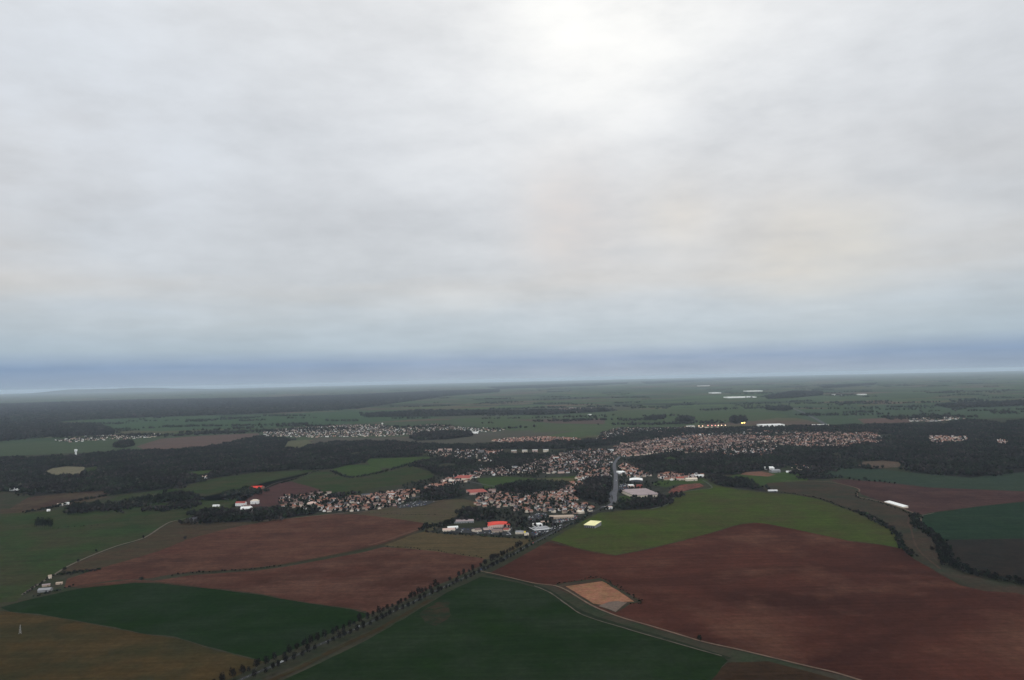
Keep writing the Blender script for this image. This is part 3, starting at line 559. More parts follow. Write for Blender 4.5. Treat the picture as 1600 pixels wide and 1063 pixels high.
# distant woods: big canopy clumps
far_woods = [
 ('long dark forest under the left horizon', [(-200, 636), (0, 632), (200, 626), (420, 622), (560, 617), (700, 611), (780, 609), (780, 613), (700, 619), (600, 633), (560, 639), (400, 647), (250, 652), (120, 657), (40, 664), (-200, 668)], 34, 62),
 ('dark wooded tongue above the left village', [(-100, 668), (40, 664), (140, 664), (175, 671), (178, 680), (80, 683), (0, 690), (-100, 694)], 13, 24),
 ('thin band of trees on the middle plain', [(560, 650), (650, 643), (760, 643), (860, 644), (940, 640), (960, 643), (850, 649), (760, 649), (690, 651), (600, 652)], 17, 34),
 ('dark copse row behind the far village', [(640, 686), (648, 680), (690, 676), (735, 677), (740, 682), (700, 687), (650, 689)], 9, 15),
 ('small dark copse on the pale field', [(176, 697), (190, 692), (205, 692), (210, 697), (195, 700), (178, 700)], 9, 14),
 ('copses scattered along the right plain', [(1460, 634), (1540, 630), (1620, 628), (1620, 634), (1540, 637), (1480, 638)], 17, 32),
 ('copse left of the far road', [(1195, 641), (1225, 636), (1240, 640), (1225, 643)], 12, 24),
 ('copse beyond the lamp row', [(1055, 658), (1065, 653), (1085, 655), (1085, 658), (1070, 660)], 11, 20),
 ('copse behind the two yellow lamps', [(1138, 660), (1145, 653), (1165, 654), (1168, 659), (1150, 663)], 11, 20),
 ('tree line across the plain left of the far road', [(1005, 655), (1040, 651), (1040, 654), (1010, 657)], 11, 20),
 ('wooded rise beyond the pale factories', [(1195, 620), (1240, 612), (1285, 613), (1285, 618), (1240, 622), (1200, 624)], 22, 40),
 ('scattered hedges below the right horizon', [(1280, 604), (1370, 599), (1365, 602), (1290, 607)], 26, 60),
 ('far wood streak left of centre', [(760, 605), (900, 600), (980, 598), (980, 600), (900, 604), (780, 608)], 40, 90),
 ('far wood streak right of centre', [(1000, 597), (1120, 592), (1200, 591), (1120, 595), (1010, 600)], 40, 90)]
for lb, px, size, sp in far_woods:
    sheet('wood_floor', px, M['floor'], 'dark ground under the distant trees', amp=10)
    pts = scatter(px, sp); tot += len(pts)
    me = forest_mesh('distant_wood', pts, size, [M['wood']], hmul=min(1, 11/size))
    meta(link(bpy.data.objects.new('distant_wood', me)), lb, 'wood', kind='stuff')
# little copses and hedges dotted over the plain, too many to count
pp = []
for k in range(420):
    px_ = rnd.uniform(-100, 1700); dpy = 7+rnd.random()**1.4*72; py_ = HOR+(px_-800)*SLOPE+dpy
    x, y = P(px_, py_); a = rnd.uniform(-.5, .5); L = rnd.uniform(100, 700); n = int(L/22)
    wdt = rnd.choice((8, 8, 60, 110))
    for i in range(n*(1 if wdt < 20 else 3)):
        s = rnd.uniform(-L/2, L/2); q = rnd.gauss(0, wdt/2)
        pp.append((x+s*math.cos(a)-q*math.sin(a), y+s*math.sin(a)+q*math.cos(a)))
pp = np.array(pp); pp = pp[pp[:, 1] > 4300]
me = forest_mesh('hedge', pp, 11, [M['wood'], M['everg']], .2, hmul=.8)
meta(link(bpy.data.objects.new('distant_copses', me)), 'small dark copses and hedge lines dotted across the hazy plain', 'copses', kind='stuff')

# ------------------------------------------------------------------ houses
WALLS = ['w_cream', 'w_white', 'w_tan', 'w_pink']; ROOFS = ['r_orange', 'r_brown', 'r_pink', 'r_slate']
def house_geo(b_w, b_r, b_c, w, d, h, rh, cx=0, cy=0, rz=0.0, mw=0, mr=0, mg=None, z0=0.0):
    ca, sa = math.cos(rz), math.sin(rz)
    def q(x, y, z): return (cx+ca*x-sa*y, cy+sa*x+ca*y, z0+z)
    for a, c_ in (((-w/2, -d/2), (w/2, -d/2)), ((w/2, d/2), (-w/2, d/2))):
        b_w.poly([q(*a, 0), q(*c_, 0), q(*c_, h), q(*a, h)], mw)
    for sx_ in (-1, 1):
        pts = [q(sx_*w/2, -d/2, 0), q(sx_*w/2, d/2, 0), q(sx_*w/2, d/2, h), q(sx_*w/2, 0, h+rh*.97), q(sx_*w/2, -d/2, h)]
        b_w.poly(pts if sx_ > 0 else pts[::-1], mw)
    e = .35; we = w/2+e; de = d/2+e; zl = h-rh*e/(d/2)+.12; zt = h+rh+.12
    for s in (-1, 1):
        pts = [q(-we, s*de, zl), q(we, s*de, zl), q(we, 0, zt), q(-we, 0, zt)]
        b_r.poly(pts if s < 0 else pts[::-1], mr)
        pts = [q(-we, s*de, zl-.15), q(we, s*de, zl-.15), q(we, s*de, zl), q(-we, s*de, zl)]
        b_r.poly(pts if s < 0 else pts[::-1], mr)
    if b_c is not None: b_c.box(*q(w*.28, d*.1, 0)[:2], z0+h+rh*.5, .9, .7, rh*.5+1.1, 2 if b_c is b_r else 0, rz)
def windows_on(b, w, d, h, m, cx=0):
    for s in (-1, 1):
        n = max(2, int(w/3))
        for i in range(n):
            x = -w/2+(i+.5)*w/n
            for z in ([1.0] if h < 4.5 else [1.0, 3.8]):
                y = s*(d/2+.02); pts = [(x-.5, y, z), (x+.5, y, z), (x+.5, y, z+1.2), (x-.5, y, z+1.2)]
                b.poly(pts if s < 0 else pts[::-1], m)
SIZES = [(11, 8.5, 3.2, 2.9), (13, 9, 3.5, 3.1), (10, 8.5, 5.6, 3.0), (15, 9.5, 3.7, 3.2)]
HM = {}
def house_meshes(k, wi, ri):
    key = (k, wi, ri)
    if key not in HM:
        w, d, h, rh = SIZES[k]; a, r_, c_ = MB(), MB(), MB()
        house_geo(a, r_, c_, w, d, h, rh)
        if k == 3: house_geo(a, r_, None, 7, 7, h-.3, 2.4, 4.2, -5.6, math.pi/2)
        if k == 0: a.box(6.5+.0, 0.8, 0, 3.0, 5, 2.5, 0); r_.box(6.5, .8, 2.5, 3.3, 5.4, .22, 0)
        windows_on(a, w, d, h, 1)
        HM[key] = (a.mesh('wall', [M[WALLS[wi]], M['glass']]), r_.mesh('roof', [M[ROOFS[ri]]]), c_.mesh('chimney', [M['brick']]))
    return HM[key]
WN = ['cream', 'white', 'tan', 'pink']; RN = ['orange tiled', 'brown tiled', 'faded tiled', 'grey slate']
zones = [  # name, polygon, spacing, wall weights, roof weights, angle
 ('at the lower village west end', [(432, 783), (445, 776), (490, 773), (505, 769), (514, 778), (500, 800), (470, 797), (440, 792)], 27, (5, 3, 2, 2), (3, 3, 3, 1), .25),
 ('in the middle lower village', [(508, 780), (530, 780), (560, 777), (600, 770), (642, 767), (645, 778), (625, 787), (598, 795), (560, 799), (525, 802), (500, 801)], 20, (5, 3, 3, 2), (4, 4, 2, 1), .15),
 ('between red works and copse', [(640, 766), (680, 757), (700, 748), (735, 745), (738, 750), (720, 757), (700, 761), (672, 764), (650, 772)], 23, (4, 3, 3, 3), (5, 3, 2, 1), .3),
 ('by the terraces above the copse', [(690, 745), (705, 740), (760, 737), (800, 740), (800, 745), (750, 744), (740, 750), (735, 744)], 24, (4, 4, 2, 2), (3, 4, 2, 1), .1),
 ('on the hill left of the apartment blocks', [(660, 704), (690, 700), (760, 703), (788, 705), (788, 712), (765, 722), (720, 720), (690, 716), (668, 710)], 38, (4, 5, 1, 3), (2, 4, 2, 2), .0),
 ('between the common and apartment blocks', [(740, 732), (765, 727), (820, 727), (840, 718), (870, 710), (910, 705), (956, 702), (958, 724), (930, 735), (900, 740), (860, 740), (800, 741), (750, 742)], 29, (4, 5, 2, 3), (2, 4, 2, 2), .35),
 ('beside the main street on its left', [(900, 742), (930, 735), (957, 724), (960, 745), (930, 747), (905, 752)], 26, (4, 3, 2, 2), (4, 3, 2, 1), .8),
 ('behind the red roofed hall', [(745, 776), (765, 770), (790, 772), (830, 775), (832, 785), (805, 790), (770, 795), (745, 790)], 24, (4, 3, 2, 4), (5, 3, 2, 1), .2),
 ('left of the dark wood', [(840, 772), (870, 768), (888, 757), (905, 752), (912, 757), (900, 770), (905, 780), (890, 785), (850, 785), (830, 786)], 21, (4, 3, 3, 4), (6, 3, 2, 0), .5),
 ('just above the trading estate', [(800, 790), (830, 787), (890, 786), (925, 790), (936, 794), (905, 806), (885, 803), (850, 800), (825, 802), (800, 800)], 22, (4, 3, 2, 3), (4, 3, 2, 3), .55),
 ('in the old town centre', [(958, 702), (975, 692), (1000, 690), (1060, 683), (1150, 681), (1205, 683), (1210, 690), (1150, 694), (1120, 702), (1080, 700), (1050, 706), (1000, 712), (965, 716)], 21, (4, 2, 4, 4), (3, 5, 4, 1), .1),
 ('on the slope below the old town', [(1050, 706), (1080, 701), (1120, 703), (1150, 695), (1210, 692), (1212, 708), (1180, 716), (1140, 712), (1080, 709)], 36, (4, 4, 2, 2), (3, 4, 2, 2), .2),
 ('in the right suburb of the town', [(1212, 684), (1240, 678), (1300, 676), (1370, 676), (1378, 690), (1340, 697), (1290, 700), (1240, 700), (1215, 694)], 26, (5, 3, 2, 3), (5, 2, 3, 1), .05),
 ('on the far rim of the town', [(940, 676), (970, 669), (1040, 669), (1130, 668), (1220, 669), (1350, 668), (1380, 674), (1240, 677), (1060, 682), (980, 690), (930, 690)], 42, (3, 5, 2, 2), (2, 3, 3, 3), .0),
 ('in the estate behind the tree belt', [(770, 689), (790, 686), (850, 683), (905, 686), (904, 690), (850, 692), (790, 693)], 20, (5, 3, 2, 5), (7, 1, 3, 0), .05),
 ('by the sheds right of main street', [(966, 726), (980, 725), (1010, 738), (1018, 744), (1000, 746), (975, 746), (966, 735)], 25, (5, 4, 2, 2), (4, 2, 2, 1), .1),
 ('in the housing row above the red plot', [(1025, 742), (1060, 740), (1100, 743), (1095, 749), (1060, 752), (1035, 750)], 20, (5, 4, 2, 2), (4, 3, 2, 1), .05),
 ('beside the white farm right of town', [(1236, 728), (1255, 728), (1275, 732), (1272, 739), (1250, 736)], 24, (4, 4, 2, 2), (3, 3, 2, 1), .3),
 ('in the hamlet clearing in the right wood', [(1452, 682), (1512, 683), (1512, 691), (1454, 693)], 32, (5, 3, 2, 2), (5, 2, 3, 1), .05),
 ('in the tiny clearing near the right edge', [(1557, 688), (1576, 689), (1574, 695), (1558, 695)], 24, (5, 3, 2, 2), (6, 2, 3, 0), .2),
 ('in the far village on the plain at left of centre', [(405, 674), (450, 670), (540, 664), (600, 664), (620, 668), (640, 672), (650, 680), (560, 683), (480, 684), (420, 682)], 44, (3, 6, 2, 2), (1, 3, 3, 3), .1),
 ('in the far village behind the copse row', [(630, 668), (680, 663), (730, 668), (790, 671), (780, 675), (700, 676), (640, 682)], 54, (4, 6, 1, 2), (2, 3, 3, 2), .1),
 ('in the far left hamlet strip', [(80, 689), (130, 683), (210, 678), (252, 678), (240, 684), (170, 688), (100, 692)], 50, (4, 6, 1, 2), (1, 3, 3, 3), .1),
 ('in the far village on the right plain', [(1418, 657), (1440, 653), (1490, 651), (1505, 655), (1460, 659), (1425, 659)], 40, (4, 6, 1, 2), (2, 2, 3, 3), .05),
 ('in the hamlet on the middle plain', [(860, 642), (880, 637), (925, 638), (930, 643), (880, 646)], 60, (3, 5, 2, 2), (1, 3, 3, 3), .1),
]
LOTG = [G(px) for nm, px in lots]
SPG = []    # footprints of the special buildings (filled below, circles)

# ---- special buildings -----------------------------------------------------
def rect_win(parent, x, y, z, w, h, rz, m='glass'):
    b = MB(); b.box(0, 0, 0, w, .16, h, 0); o = b.build('window', M[m], parent); o.location = (x, y, z); o.rotation_euler.z = rz; return o
def building(name, label, cat, px, py, wpx, d, h, roof='flat', wall='w_cream', rf='r_grey', rot=0.0, rh=3.0, win=0, floors=1, door=True, group=None, fascia=None, units=0):
    s = mpp(px, py); w = wpx*s; x0, y0 = P(px, py)
    e = link(bpy.data.objects.new(name, None)); cr, sr = math.cos(rot), math.sin(rot)
    e.location = (x0-sr*d/2*1, y0+cr*d/2, .25); e.rotation_euler.z = rot; e.empty_display_size = 5
    meta(e, label, cat, group); SPG.append((e.location.x, e.location.y, max(w, d)*.5+3, w, d, rot))
    a, r_ = MB(), MB()
    if roof == 'gable':
        house_geo(a, r_, None, w, d, h, rh)
    elif roof == 'hip':
        a.box(0, 0, 0, w, d, h); k = min(w, d)/2*.9; v = .5
        q = [(-w/2-v, -d/2-v, h), (w/2+v, -d/2-v, h), (w/2+v, d/2+v, h), (-w/2-v, d/2+v, h)]
        t_ = [(-w/2+k, -d/2+k*.95, h+rh), (w/2-k, -d/2+k*.95, h+rh), (w/2-k, d/2-k*.95, h+rh), (-w/2+k, d/2-k*.95, h+rh)]
        for i in range(4): r_.poly([q[i], q[(i+1) % 4], t_[(i+1) % 4], t_[i]])
        r_.poly(t_)
    elif roof == 'arch':
        a.box(0, 0, 0, w, d, h-.1); N = 10
        for i in range(N):
            u0, u1 = -1+2*i/N, -1+2*(i+1)/N
            z0_, z1_ = h+rh*(1-u0*u0), h+rh*(1-u1*u1)
            r_.poly([(u0*(w/2+.5), -d/2-.5, z0_), (u1*(w/2+.5), -d/2-.5, z1_), (u1*(w/2+.5), d/2+.5, z1_), (u0*(w/2+.5), d/2+.5, z0_)])
            a.poly([(u0*w/2, -d/2, h-.1), (u1*w/2, -d/2, h-.1), (u1*w/2, -d/2, z1_-.02), (u0*w/2, -d/2, z0_-.02)])
        r_.poly([(-w/2-.5, -d/2-.5, h-.3), (-w/2-.5, -d/2-.5, h), (-w/2-.5, d/2+.5, h), (-w/2-.5, d/2+.5, h-.3)])
    elif roof == 'shed':
        a.box(0, 0, 0, w, d, h-.3); v = 1.0
        r_.poly([(-w/2-v, -d/2-v, h-.15), (w/2+v, -d/2-v, h-.15), (w/2+v, d/2+v, h+rh), (-w/2-v, d/2+v, h+rh)])
        r_.poly([(-w/2-v, -d/2-v, h-.6), (w/2+v, -d/2-v, h-.6), (w/2+v, -d/2-v, h-.15), (-w/2-v, -d/2-v, h-.15)])
        for sgn in (-1, 1): a.poly([(sgn*w/2, -d/2, h-.3), (sgn*w/2, d/2, h-.3), (sgn*w/2, d/2, h+rh-.3)])
    elif roof == 'saw':
        a.box(0, 0, 0, w, d, h); n = max(2, int(d/9)); dd = d/n
        for i in range(n):
            y = -d/2+i*dd
            r_.poly([(-w/2, y, h+.2), (w/2, y, h+.2), (w/2, y+dd, h+rh), (-w/2, y+dd, h+rh)])
            a.poly([(w/2, y+dd, h+.0), (-w/2, y+dd, h+.0), (-w/2, y+dd, h+rh-.05), (w/2, y+dd, h+rh-.05)])
            for sgn in (-1, 1): a.poly([(sgn*w/2, y, h+.1), (sgn*w/2, y+dd, h+.1), (sgn*w/2, y+dd, h+rh-.1)])
    else:
        a.box(0, 0, 0, w, d, h); r_.box(0, 0, h, w-.5, d-.5, .25)
    a.build('wall', M[wall], e); ro = r_.build('roof', M[rf], e)
    if fascia:
        f = MB(); f.box(0, -d/2-.3, h-.9, w+.6, .3, 1.5, 0, bottom=True); f.box(-w/2-.3, 0, h-.9, .3, d, 1.5, 0); f.box(w/2+.3, 0, h-.9, .3, d, 1.5, 0); f.build('fascia', M[fascia], e)
    for i in range(units):
        u = MB(); u.box(0, 0, 0, 2.4, 2, 1.3); u.box(.3, .2, 1.3, 1, 1, .3)
        o = u.build('roof_vent', M['steel'], ro); o.location = ((i+.5-units/2)*w/units*.8, rnd.uniform(-.3, .3)*d, h+.25)
    if door:
        b_ = MB(); b_.box(0, 0, 0, 3 if w > 18 else 1.1, .2, 3 if w > 18 else 2.1); o = b_.build('door', M['dark'], e); o.location = (w*.22, -d/2-.05, 0)
    for f in range(floors):
        for i in range(win):
            x = -w/2+(i+.5)*w/win
            if f == 0 and door and abs(x-w*.22) < 2.5: continue
            rect_win(e, x, -d/2-.05, 1.0+f*2.9, min(1.5, w/win*.5), 1.3, 0)
    return e, w
building('market_hall', 'bright red roofed curved hall beside the dark copse', 'hall', 780, 825, 34, 44, 5.0, 'arch', 'w_pink', 'r_red', .12, 2.4, win=10)
e, w_ = building('barn', 'open barn with pale yellow roof on the green field by the road', 'barn', 921, 825.5, 18, 40, 7.0, 'shed', 'grey', 'r_yellow', -.5, 3.0, win=0, door=False)
for i in range(5):
    b_ = MB(); b_.box(0, 0, 0, w_/5-1.2, .2, 4.2); o = b_.build('bay_opening', M['dark'], e); o.location = (-w_/2+(i+.5)*w_/5, -20.1, .1)
building('shop_unit', 'grey flat roofed showroom with white front band near the straight road', 'shop', 848, 831, 27, 36, 5.2, 'flat', 'dark', 'r_grey', .33, fascia='r_white', units=5)
building('shop_unit', 'white flat roofed annexe behind the white banded showroom', 'shop', 842, 823, 13, 18, 5.2, 'flat', 'w_white', 'r_white', .33)
building('shop_unit', 'long cream shop with a pitched grey roof left of the yellow sign', 'shop', 811, 835, 12, 18, 4.2, 'gable', 'w_cream', 'r_grey', -.2, 2.0, win=5)
e, w_ = building('restaurant', 'small cream building with a bright yellow sign tower', 'restaurant', 823, 837, 7, 12, 4.6, 'flat', 'w_cream', 'r_grey', .1, win=3)
b_ = MB(); b_.box(0, 0, 0, 3.0, 2.2, 6.2); b_.build('sign_tower', M['w_cream'], e).location = (-w_/2+1, -6.5, 0)
b_ = MB(); b_.box(0, 0, 6.2, 3.4, 2.6, 3.4, bottom=True); b_.build('sign', M['yellow'], e).location = (-w_/2+1, -6.5, 0)
building('warehouse', 'long mauve roofed warehouse behind the estate hedge', 'warehouse', 725, 818, 31, 22, 5, 'gable', 'grey', 'r_mauve', .12, 2.4, win=8)
building('warehouse', 'beige long roofed shed at the left tip of the trading estate', 'warehouse', 702, 831, 19, 20, 4.2, 'gable', 'w_cream', 'w_pink', .2, 2.0, win=4)
building('warehouse', 'low white shed behind the beige one', 'warehouse', 708, 827, 16, 14, 4.0, 'gable', 'w_white', 'r_white', .2, 1.6)
building('workshop', 'brown roofed workshop in front of the red hall', 'workshop', 777, 833, 16, 26, 4.2, 'gable', 'w_tan', 'r_pink', .1, 2.5, win=4)
building('workshop', 'small dull red roofed workshop right of the brown one', 'workshop', 790, 831, 9, 18, 4.0, 'gable', 'w_cream', 'r_dull_red', -.3, 2.2, win=3)
building('workshop', 'cream gabled workshop in the middle of the trading estate', 'workshop', 748, 832, 11, 18, 5, 'gable', 'w_cream', 'r_pink', .6, 2.5, win=3)
building('workshop', 'pale pink low unit beside the cream workshop', 'workshop', 762, 829, 12, 12, 4, 'flat', 'w_pink', 'r_mauve', .2)
building('workshop', 'tiny white kiosk building right of the dull red workshop', 'workshop', 795, 830, 3.5, 6, 3.6, 'flat', 'w_white', 'r_white', .1)
building('supermarket', 'long tan roofed low building across the estate top', 'shop', 878, 811, 38, 24, 5, 'gable', 'w_tan', 'w_tan', .05, 2.2, win=10)
building('supermarket', 'cream roofed showroom beside the straight road', 'shop', 909, 803, 10, 22, 5, 'hip', 'w_cream', 'w_cream', .5, 2.2, win=4)
building('supermarket', 'narrow orange fronted block facing the white banded showroom', 'shop', 851, 818, 12, 8, 4.2, 'flat', 'w_tan', 'w_pink', .0, win=4)
building('office', 'white block beside the roundabout', 'office', 952, 796, 11, 12, 6, 'flat', 'w_white', 'w_pink', .1, win=5, floors=2)
building('warehouse', 'white square roofed shed right of the main street', 'warehouse', 973, 741, 11, 46, 6, 'hip', 'w_white', 'r_white', .1, 1.2, win=3)
building('warehouse', 'largest white roofed hall right of the main street', 'warehouse', 994, 755, 20, 56, 8, 'arch', 'dark', 'r_white', -.15, 2.5)
building('warehouse', 'white and pink stepped hall in front of the factory', 'warehouse', 987, 763, 9, 26, 8, 'flat', 'w_pink', 'r_white', .0, win=4)
building('warehouse', 'low oval white roofed store by the factory car park', 'warehouse', 981, 772, 12, 26, 5, 'hip', 'w_white', 'r_white', .0, 1.6)
building('factory', 'large mauve saw roofed factory above the dark trees', 'factory', 1010, 778, 42, 110, 8, 'saw', 'w_cream', 'r_mauve', .18, 2.8, win=14, fascia='r_mauve')
building('factory', 'small dark red block on the left end of the factory', 'factory', 1000, 764, 8, 14, 11, 'flat', 'r_dull_red', 'r_dull_red', .1)
building('apartment_block', 'long cream terrace at the end of the housing row', 'apartments', 1081, 752, 18, 14, 7, 'gable', 'w_cream', 'w_cream', .05, 3, win=10, floors=2)
building('apartment_block', 'white roofed long block behind the cream terrace', 'apartments', 1090, 746, 20, 12, 6, 'gable', 'w_white', 'r_white', .15, 2, win=8)
building('apartment_block', 'orange and red roofed terrace left of the long cream terrace', 'apartments', 1063, 751, 12, 16, 7, 'gable', 'w_cream', 'r_dull_red', -.1, 3.4, win=6, floors=2)
building('barn', 'isolated red roofed barn above the small wood', 'barn', 398, 766, 18, 46, 6, 'gable', 'brick', 'r_red', .02, 4.5)
building('farmhouse', 'cream farmhouse with brown roof at the far left of the white cluster', 'farmhouse', 375, 791, 15, 16, 8, 'gable', 'w_white', 'r_dull_red', -.05, 4, win=5, floors=2)
building('farmhouse', 'white mansion at the top of the white cluster', 'farmhouse', 397, 788, 12, 14, 9, 'hip', 'w_white', 'w_cream', .0, 4, win=5, floors=2)
building('farmhouse', 'widest white building at the bottom of the cluster', 'farmhouse', 384, 800, 17, 14, 9, 'gable', 'w_white', 'w_white', .05, 4.5, win=6, floors=2)
building('farmhouse', 'small pale house right of the white mansion', 'farmhouse', 385, 794, 10, 12, 5, 'gable', 'w_cream', 'r_pink', .1, 3, win=4)
building('shed', 'small white roofed shed alone on the green field', 'shed', 337, 792, 10, 9, 3.5, 'gable', 'w_white', 'r_white', 0, 1.6)
building('farmhouse', 'grey gabled house at the lane end by the wood', 'farmhouse', 302, 816, 11, 11, 6.5, 'gable', 'grey', 'r_slate', .4, 4, win=4, floors=2)
building('terrace', 'broad dark red roofed terrace below the common', 'terrace', 748, 773, 28, 60, 6, 'saw', 'w_pink', 'r_dull_red', .25, 2.2, win=9)
building('terrace', 'pink gabled hall right of the dark red terrace', 'terrace', 769, 771, 11, 18, 8, 'gable', 'w_pink', 'r_pink', 0, 4, win=4)
building('works', 'wide crimson roofed works on the village slope', 'works', 722, 751, 24, 70, 7, 'saw', 'w_cream', 'r_dull_red', -.1, 2.5, win=8)
building('works', 'orange red roofed works left of the white strip roof', 'works', 688, 762, 14, 34, 6, 'gable', 'w_pink', 'r_orange', .35, 3.4, win=5)
building('works', 'long pale strip roof between the two red roofed works', 'works', 701, 754, 19, 22, 5, 'gable', 'w_white', 'w_cream', .25, 2)
building('house', 'big cream house with pink roof in the lower village', 'house', 486, 791, 13, 22, 7, 'hip', 'w_cream', 'w_pink', .1, 4, win=5, floors=2)
for i, (x, wl, nm) in enumerate([(803, 'w_tan', 'tan apartment block, leftmost of the four in a row'), (820, 'w_cream', 'cream apartment block with a dark middle, second of the four in a row'), (836, 'w_pink', 'pink apartment block, third of the four in a row'), (853, 'w_cream', 'pale apartment block, rightmost of the four in a row')]):
    building('apartment_block', nm, 'apartments', x, 708-i*.4, 8.2, 13, 12, 'flat', wl, 'r_white', 0, win=7, floors=4, group='four apartment blocks in a row', fascia='r_white')
building('apartment_block', 'pinkish tower block on the left hillside', 'apartments', 688, 706, 7, 13, 13, 'flat', 'w_pink', 'r_mauve', 0, win=5, floors=4)
building('apartment_block', 'pinkish tower block beside its twin, right one, on the left hillside', 'apartments', 703, 706, 7, 13, 14, 'flat', 'w_pink', 'r_pink', .1, win=5, floors=4)
building('apartment_block', 'long low cream block at the foot of the two towers', 'apartments', 696, 712, 13, 12, 6, 'gable', 'w_cream', 'r_pink', 0, 3, win=8)
building('apartment_block', 'grey tall block left of the white cluster on the hill', 'apartments', 752, 708, 8, 12, 13, 'flat', 'grey', 'r_mauve', 0, win=5, floors=4)
building('apartment_block', 'white long building with orange roof on the hill', 'apartments', 771, 709, 18, 16, 9, 'gable', 'w_white', 'r_orange', .1, 3, win=8, floors=2)
building('warehouse', 'great white warehouse beyond the town on the right', 'warehouse', 1208, 667, 37, 90, 13, 'flat', 'w_white', 'r_white', .02)
building('warehouse', 'row of pale far sheds by the far road', 'warehouse', 1282, 666, 27, 40, 9, 'flat', 'w_cream', 'r_white', .0)
building('warehouse', 'long pale distant shed left of the lamp row', 'warehouse', 1080, 668, 12, 40, 8, 'flat', 'w_cream', 'r_white', .0)
building('greenhouse', 'long low pale building under the row of lamps', 'greenhouse', 1112, 669.3, 40, 30, 6, 'flat', 'w_cream', 'w_cream', .0)
(ax, ay), (bx_, by_) = P(1382, 786), P(1411, 794.5)
building('shed', 'long white roofed field shed beside the winding track', 'shed', 1396.5, 790.2, math.hypot(bx_-ax, by_-ay)/mpp(1396.5, 790.2), 13, 3.6, 'shed', 'w_cream', 'r_white', math.atan2(by_-ay, bx_-ax), 1.8, door=False)
building('shed', 'small pale hut at the corner of the broad green field', 'shed', 1208, 769, 14, 12, 4, 'gable', 'grey', 'r_white', -.1, 1.5)
building('farm_hall', 'white roofed farm hall right of the slope wood', 'barn', 1203, 734, 15, 30, 6, 'gable', 'w_white', 'r_white', .1, 3)
building('farm_hall', 'grey farm hall in front of the white one', 'barn', 1213, 739, 15, 20, 8, 'gable', 'grey', 'r_grey', .2, 3)
building('farm_hall', 'small white outbuilding right of the grey farm hall', 'barn', 1233, 739, 8, 12, 4, 'gable', 'w_white', 'r_white', -.2, 2)
building('barn', 'big grey roofed farm shed beside the lane in the lower left', 'barn', 68, 926, 18, 14, 4, 'gable', 'grey', 'r_grey', .15, 2)
building('farmhouse', 'small white gabled house by the lane in the lower left', 'farmhouse', 78, 905, 4.5, 6, 4.5, 'gable', 'w_cream', 'w_tan', .6, 2.4, win=2)
building('shed', 'low tan lean-to near the lower left lane', 'shed', 92, 914, 9, 6, 3, 'gable', 'w_tan', 'w_tan', .3, 1.2)
building('shed', 'narrow pale stable behind the grey farm shed', 'shed', 72, 917, 11, 6, 3, 'gable', 'w_tan', 'r_mauve', .5, 1.2)
building('house', 'lone white house at the far left wood edge', 'house', 21, 767, 12, 12, 6, 'gable', 'w_white', 'r_white', .1, 3, win=4)
building('house', 'white house in the small forest clearing', 'house', 319, 748, 9, 11, 7, 'gable', 'w_white', 'w_pink', .4, 3, win=4)
building('house', 'pale house hidden in the left forest', 'house', 318, 731, 5, 11, 6, 'gable', 'w_white', 'w_white', .2, 3)
building('house', 'white roadside house, left of two below the left brown field', 'house', 93, 791, 8, 9, 4.5, 'gable', 'w_white', 'w_cream', .2, 2.5, win=3)
building('house', 'white roadside house, right of two below the left brown field', 'house', 104, 789, 6, 9, 4.5, 'gable', 'w_white', 'w_white', .3, 2.5, win=3)
building('house', 'tiny white house on the hedge line near the left edge', 'house', 75, 799.5, 4, 8, 4, 'gable', 'w_white', 'w_white', .2, 2)
building('barn', 'lonely white barn far out on the plain', 'barn', 921, 650, 5, 30, 10, 'gable', 'w_white', 'r_white', -.3, 4)
building('water_store', 'white far tank building above the distant village', 'tank', 597, 664, 2.5, 16, 13, 'hip', 'w_white', 'r_white', 0, 3)
building('barn', 'white farm building at the end of the far village', 'barn', 742, 678, 10, 24, 9, 'gable', 'w_white', 'r_white', 0, 4)
for i, (x, y, wd, lb) in enumerate([(1160, 622, 44, 'widest of the pale factory roofs far below the right horizon'), (1120, 615, 14, 'left small pale factory roof far on the right plain'), (1180, 612, 24, 'upper pale factory roof far on the right plain'), (1100, 603.5, 18, 'faint pale building nearest the horizon'), (1310, 618, 12, 'lone pale shed on the far right plain'), (1350, 617.5, 9, 'second pale shed on the far right plain')]):
    building('distant_factory', lb, 'factory', x, y, wd, 260 if i < 3 else 120, 14, 'flat', 'w_white', 'r_white', .02*i, door=False)
# church with spire
x0, y0 = P(1069, 690)
e = link(bpy.data.objects.new('church', None)); e.location = (x0, y0, .25); meta(e, 'stone church with a pointed spire in the old town centre', 'church')
a, r_ = MB(), MB(); house_geo(a, r_, None, 34, 13, 10, 7); a.build('nave', M['w_tan'], e); r_.build('roof', M['r_slate'], e)
b_ = MB(); b_.box(-19.5, 0, 0, 7, 7, 20); tw = b_.build('tower', M['w_tan'], e)
b_ = MB(); b_.tube([(-19.5, 0, 20), (-19.5, 0, 34)], [4.2, .1], 4); b_.build('spire', M['r_slate'], tw)
SPG.append((x0, y0, 24, 50, 16, 0))
# water tower
x0, y0 = P(118.5, 715)
e = link(bpy.data.objects.new('water_tower', None)); e.location = (x0, y0, .2); meta(e, 'tall white water tower standing above the left wood', 'water tower')
b_ = MB(); b_.tube([(0, 0, 0), (0, 0, 8), (0, 0, 29)], [6.0, 4.6, 4.2], 16); b_.build('shaft', M['w_white'], e)
b_ = MB(); b_.tube([(0, 0, 29), (0, 0, 32), (0, 0, 39), (0, 0, 41)], [4.3, 7.4, 7.8, 5.5], 18); b_.build('tank', M['w_white'], e)
b_ = MB(); b_.tube([(0, 0, 41), (0, 0, 50)], [.3, .15], 6); b_.build('mast', M['steel'], e)
